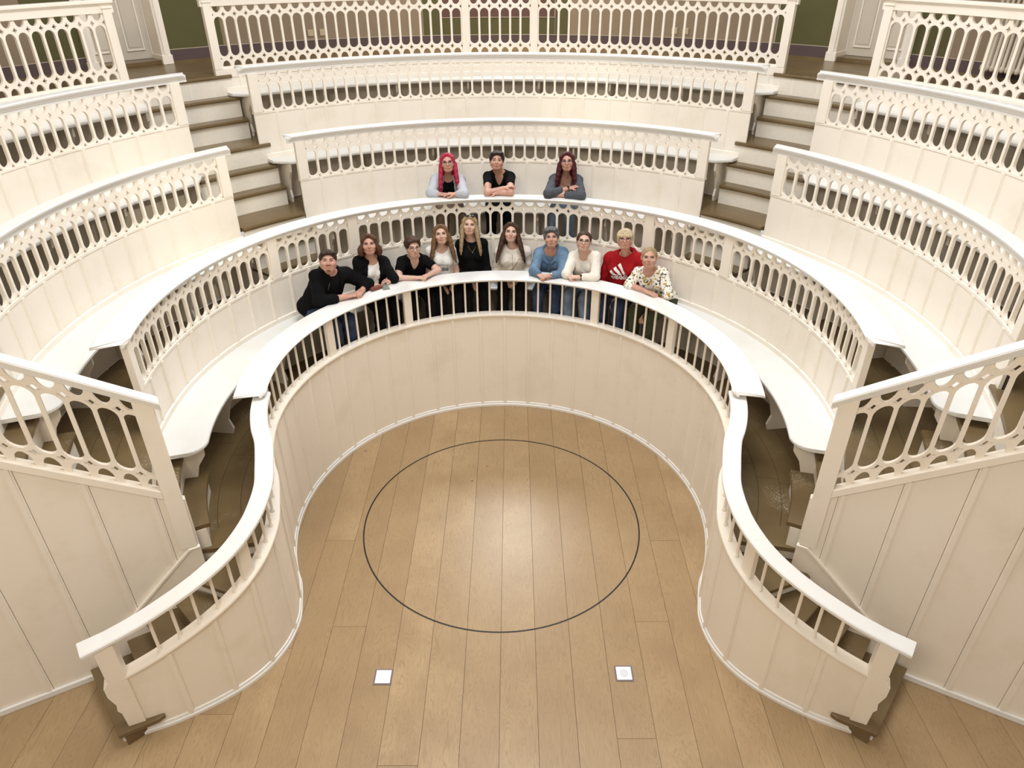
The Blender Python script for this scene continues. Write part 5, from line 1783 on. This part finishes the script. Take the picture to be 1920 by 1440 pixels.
def bars_to_quads(segs, th, n=3):
    """stroke segments (u0,v0,u1,v1) -> quads of width th"""
    out = []
    for (a, b, c_, d) in segs:
        L = math.hypot(c_ - a, d - b) + 1e-9
        tx, ty = (c_ - a) / L, (d - b) / L
        nx, ny = -ty * th / 2, tx * th / 2
        a, b, c_, d = a - tx * th / 2, b - ty * th / 2, c_ + tx * th / 2, d + ty * th / 2
        for i in range(n):
            f0, f1 = i / n, (i + 1) / n
            x0, y0, x1, y1 = a + (c_ - a) * f0, b + (d - b) * f0, a + (c_ - a) * f1, b + (d - b) * f1
            out.append([(x0 + nx, y0 + ny), (x0 - nx, y0 - ny), (x1 - nx, y1 - ny), (x1 + nx, y1 + ny)])
    return out
def arcsegs(cx, cy, r, a0, a1, n=8):
    P = [(cx + r * math.cos(math.radians(a0 + (a1 - a0) * i / n)), cy + r * math.sin(math.radians(a0 + (a1 - a0) * i / n))) for i in range(n + 1)]
    return [(P[i][0], P[i][1], P[i + 1][0], P[i + 1][1]) for i in range(n)]

# image-right is +u for a viewer when sx points to image right
# red hoodie: three slanted bars growing to the right, the word below
p = PE[9]
bars = [[(-0.085, -0.005), (-0.055, -0.040), (-0.028, -0.040), (-0.066, 0.012)],
        [(-0.050, 0.022), (-0.008, -0.040), (0.022, -0.040), (-0.028, 0.037)],
        [(-0.010, 0.048), (0.042, -0.040), (0.074, -0.040), (0.014, 0.066)]]
def split(poly, n=3):
    a, b, c_, d = poly
    L = lambda p_, q_, f: (p_[0] + (q_[0] - p_[0]) * f, p_[1] + (q_[1] - p_[1]) * f)
    return [[L(a, b, i / n), L(a, b, (i + 1) / n), L(d, c_, (i + 1) / n), L(d, c_, i / n)] for i in range(n)]
LS = lambda q: [(u * 1.36 - 0.004, v * 1.30 + 0.030) for u, v in q]
polys = [LS(q) for b_ in bars for q in split(b_, 4)]
x, r_, th, y0 = -0.088, 0.0135, 0.0085, -0.078
segs = []
for ch in 'adidas':
    if ch == 'a':
        segs += arcsegs(x + r_, y0 + r_, r_ * 0.8, 0, 360, 9) + [(x + 1.8 * r_, y0 + 2 * r_ * 0.95, x + 1.8 * r_, y0)]; x += 2.35 * r_
    elif ch == 'd':
        segs += arcsegs(x + r_, y0 + r_, r_ * 0.8, 0, 360, 9) + [(x + 1.8 * r_, y0 + 3.0 * r_, x + 1.8 * r_, y0)]; x += 2.35 * r_
    elif ch == 'i':
        segs += [(x + 0.4 * r_, y0, x + 0.4 * r_, y0 + 1.8 * r_), (x + 0.4 * r_, y0 + 2.7 * r_, x + 0.4 * r_, y0 + 2.8 * r_)]; x += 1.15 * r_
    else:
        segs += [(x + 1.6 * r_, y0 + 1.8 * r_, x + 0.4 * r_, y0 + 1.7 * r_), (x + 0.3 * r_, y0 + 1.5 * r_, x + 1.6 * r_, y0 + 0.6 * r_), (x + 1.5 * r_, y0 + 0.1 * r_, x + 0.2 * r_, y0 + 0.1 * r_)]; x += 2.0 * r_
print_poly(p, 'hoodie', polys + [LS(q) for q in bars_to_quads(segs, th, 1)], 'chest_print', M_LOGO, 'white three-bar emblem over the word adidas')
for s in (-1, 1):
    chest_line(p, 'hoodie', [(0.020 * s, 0.150), (0.022 * s, 0.110), (0.026 * s, 0.072)], 0.0024, 'drawstring', RED)

# printed white t-shirt: arched word above a grey skyline
p = PE[4]
letters = {'B': [(0, 0, 0, 1), (0, 1, .5, .9), (.5, .9, .5, .6), (.5, .6, 0, .5), (0, .5, .6, .4), (.6, .4, .6, .1), (.6, .1, 0, 0)],
           'R': [(0, 0, 0, 1), (0, 1, .55, .9), (.55, .9, .5, .55), (.5, .55, 0, .5), (.2, .5, .6, 0)],
           'O': [(0, 0, 0, 1), (0, 1, .6, 1), (.6, 1, .6, 0), (.6, 0, 0, 0)], 'K': [(0, 0, 0, 1), (0, .45, .6, 1), (.15, .55, .6, 0)],
           'L': [(0, 1, 0, 0), (0, 0, .55, 0)], 'Y': [(0, 1, .3, .5), (.6, 1, .3, .5), (.3, .5, .3, 0)], 'N': [(0, 0, 0, 1), (0, 1, .6, 0), (.6, 0, .6, 1)]}
segs = []; wl = 0.0115
for i, ch in enumerate('BROOKLYN'):
    x0 = -0.062 + i * 0.0158
    yo = -0.032 - 0.10 * abs(i - 3.5) ** 2 * 0.004
    segs += [(x0 + a_ * wl * 0.9, yo + b_ * 0.014, x0 + c_ * wl * 0.9, yo + d_ * 0.014) for a_, b_, c_, d_ in letters[ch]]
print_poly(p, 't_shirt', bars_to_quads(segs, 0.0026, 1), 'chest_lettering', M_INK, 'dark lettering')
rs = random.Random(5)
sky = []
for i in range(17):
    x0 = -0.072 + i * 0.0085
    hgt = 0.022 + 0.030 * rs.random()
    sky += split([(x0, -0.105 + hgt), (x0, -0.105), (x0 + 0.0062, -0.105), (x0 + 0.0062, -0.105 + hgt)], 2)
sky += [q for q in bars_to_quads(arcsegs(0, -0.16, 0.085, 40, 140, 10), 0.004, 1)]
print_poly(p, 't_shirt', sky, 'chest_print', M_INK, 'grey skyline print')
# plum knit tied round the waist
F = Field(p['hip'] - 0.36, p['hip'] + 0.36, 0.011)
F.ell(p['hip'] + p['up'] * 0.04, p['R'], (0.195, 0.152, 0.085), 0.02)
F.wrinkle(0.005, 45, 3)
F.halfspace_cut(p['hip'] + p['up'] * 0.10, (0, 0, 1)); F.halfspace_cut(p['hip'] - p['up'] * 0.03, (0, 0, -1))
p['extra']('waist_knit', np_mesh([F.mesh()]), PLUMC, 'plum knit tied round the waist')

# sunglasses pushed up into the blond hair
p = PE[5]; H = p['H']
prt = []
for q in (-1, 1):
    V, Q = uv_ball(H(q * 0.030, 0.052, 0.122), 0.024, p['HR'], 8, (1.15, 0.55, 0.62))
    prt.append((V, Q))
    prt.append(tube([H(q * 0.055, 0.045, 0.118), H(q * 0.080, 0.0, 0.085), H(q * 0.084, -0.03, 0.070)], 0.003, 5))
prt.append(tube([H(-0.012, 0.060, 0.124), H(0.012, 0.060, 0.124)], 0.003, 5))
p['extra']('sunglasses', np_mesh(prt), M_LENS, 'black sunglasses')
chest_line(p, 't_shirt', [(-0.050, 0.125), (-0.028, 0.085), (0.0, 0.052), (0.026, 0.085), (0.046, 0.125)], 0.0014, 'necklace', M_GOLD)
c_ = cast_on(p, 't_shirt', 0.0, 0.046)[0]
p['extra']('pendant', np_mesh([uv_ball(c_ + p['fwd'] * 0.004, 0.0065)]), M_GOLD)

# white hoodie: zip and crossbody strap, black waistband
p = PE[6]
chest_line(p, 'hoodie', [(0.0, 0.10), (0.002, 0.05), (0.0, 0.0), (0.0, -0.06), (0.0, -0.12), (0.0, -0.17)], 0.0022, 'zip', M_ZIP)
chest_line(p, 'hoodie', [(0.085, 0.060), (0.055, 0.015), (0.025, -0.035), (-0.010, -0.080), (-0.045, -0.120), (-0.075, -0.150)], 0.0040, 'bag_strap', M_STRAPG, 'thin olive bag strap', 0.004)
print_poly(p, 'hoodie', bars_to_quads([(-0.070, 0.022, -0.045, 0.020)], 0.004, 2), 'chest_print', M_INK)

# black hoodie man: zips, goatee
p = PE[1]; H = p['H']
for s in (-1, 1):
    chest_line(p, 'hoodie', [(0.046 * s, 0.11), (0.050 * s, 0.085), (0.053 * s, 0.06), (0.056 * s, 0.035)], 0.0026, 'zip', M_ZIP)
F = Field(p['H'](0, 0.04, -0.08) - 0.09, p['H'](0, 0.04, -0.08) + 0.09, 0.005)
F.ell(H(0, 0.058, -0.094), p['HR'], (0.030, 0.022, 0.022), 0.008)
F.cap(H(-0.024, 0.076, -0.052), H(-0.022, 0.068, -0.085), 0.006, 0.009, 0.008)
F.cap(H(0.024, 0.076, -0.052), H(0.022, 0.068, -0.085), 0.006, 0.009, 0.008)
F.cap(H(-0.022, 0.084, -0.043), H(0.022, 0.084, -0.043), 0.0058, 0.0058, 0.006)
H_BEARD = hair_mat('reddish_beard', (0.11, 0.045, 0.025), (0.25, 0.12, 0.07))
p['extra']('goatee', np_mesh([F.mesh()]), H_BEARD)

# denim jacket: collar, pocket flaps, buttons, placket
p = PE[7]
M_DENIM_D = denim_mat('dark_denim_seam', (0.04, 0.085, 0.16), (0.09, 0.16, 0.27))
for s in (-1, 1):
    print_poly(p, 'denim_jacket', split([(0.028 * s, -0.010), (0.028 * s, -0.040), (0.090 * s, -0.034), (0.090 * s, -0.010)], 3), 'pocket_flap', M_DENIM_D, None, 0.005)
    b0 = cast_on(p, 'denim_jacket', 0.060 * s, -0.030)[0]
    p['extra']('button', np_mesh([uv_ball(b0 + p['fwd'] * 0.005, 0.0045, None, 5)]), M_ZIP)
chest_line(p, 'denim_jacket', [(0.0, 0.045), (0.0, 0.0), (0.0, -0.06), (0.0, -0.12)], 0.0035, 'placket', M_DENIM_D)
for v in (0.03, -0.02, -0.07, -0.115):
    b0 = cast_on(p, 'denim_jacket', 0.008, v)[0]
    p['extra']('button', np_mesh([uv_ball(b0 + p['fwd'] * 0.004, 0.0042, None, 5)]), M_ZIP)
def watch(p, s, face, strap):
    w = p['hands'][s][1]; e = p['J']['e' + s]
    d = nrmz(e - w); c_ = w + d * 0.012
    u = nrmz(np.cross(d, (0, 0, 1))); v = np.cross(d, u)
    P = [c_ + 0.031 * (math.cos(t) * u + math.sin(t) * v) for t in np.linspace(0, 2 * math.pi, 17)[:-1]]
    p['extra']('watch_strap', np_mesh([tube(P, 0.0055, 6, True)]), strap)
    top = c_ + nrmz(np.array((0, -0.5, 0.85))) * 0.034
    p['extra']('watch_face', np_mesh([uv_ball(top, 0.0155, None, 6, (1, 1, 0.55))]), face)
watch(PE[7], 'r', M_WATCHF, M_ZIP)
watch(PE[8], 'r', M_WATCH, M_WATCH)
watch(PE[13], 'l', M_WATCH, M_WATCH)

# cream cardigan: buttons and white top at the neck
p = PE[8]
for v in (0.0, -0.07, -0.13):
    b0 = cast_on(p, 'cardigan', 0.006, v)[0]
    p['extra']('button', np_mesh([uv_ball(b0 + p['fwd'] * 0.004, 0.006, None, 5)]), M_SEAT)
chest_line(p, 'cardigan', [(0.0, 0.03), (0.0, -0.04), (0.0, -0.10), (0.0, -0.16)], 0.004, 'button_band', CREAM)
# small badge on the black t-shirt in the upper row
p = PE[12]
print_poly(p, 't_shirt', split([(0.055, -0.012), (0.058, -0.026), (0.088, -0.010), (0.085, 0.000)], 2), 'badge', M_LOGO)
# gold ear-ring, fine necklaces
p = PE[13]; H = p['H']
p['extra']('earring', np_mesh([uv_ball(H(0.079, -0.002, -0.036), 0.007, None, 6)]), M_GOLD)
# tattoos on the forearm
w = p['hands']['r'][1]; e = p['J']['er']
for f in (0.30, 0.42, 0.55, 0.66):
    c_ = w + (e - w) * f + np.array((0, -0.026, 0.014))
    p['extra']('tattoo', np_mesh([uv_ball(c_, 0.006, None, 5, (0.7, 0.5, 1))]), M_TATTOO)

# ------------------------------------------------------------------ things lying on the rail
def rail_thing(name, label, cat, pos, rot, dims, mat, bevel):
    me = box_mesh(-dims[0] / 2, dims[0] / 2, -dims[1] / 2, dims[1] / 2, 0, dims[2], bevel)
    me.materials.append(mat)
    o = link(name, me)
    o.location = pos; o.rotation_euler = (0, 0, rot)
    return tag(o, label, cat)
gc = rail_thing('glasses_case', 'small reddish brown leather case lying on the front rail', 'case', (-1.395, 7.285, R1 + 0.0005), 0.75, (0.15, 0.058, 0.032), M_LEATHER, 0.012)
flap = box_mesh(-0.05, 0.05, -0.0295, 0.0295, 0.0325, 0.0345, 0.001); flap.materials.append(M_LEATHER)
o = link('flap', flap); o.parent = gc
ph_ = rail_thing('mobile_phone', 'grey-green phone with round pattern lying on the rail beside the case', 'phone', (-1.305, 7.345, R1 + 0.0005), 0.35, (0.078, 0.155, 0.010), M_PHONE, 0.004)
for k_, (rr, yy) in enumerate(((0.024, 0.03), (0.016, 0.03), (0.008, 0.03))):
    Vp, Qp = tube([(rr * math.cos(t), yy + rr * math.sin(t), 0.0105) for t in np.linspace(0, 2 * math.pi, 21)[:-1]], 0.0016, 5, True)
    me = np_mesh([(Vp, Qp)]); me.materials.append(M_ZIP)
    o = link('ring_ornament', me); o.parent = ph_
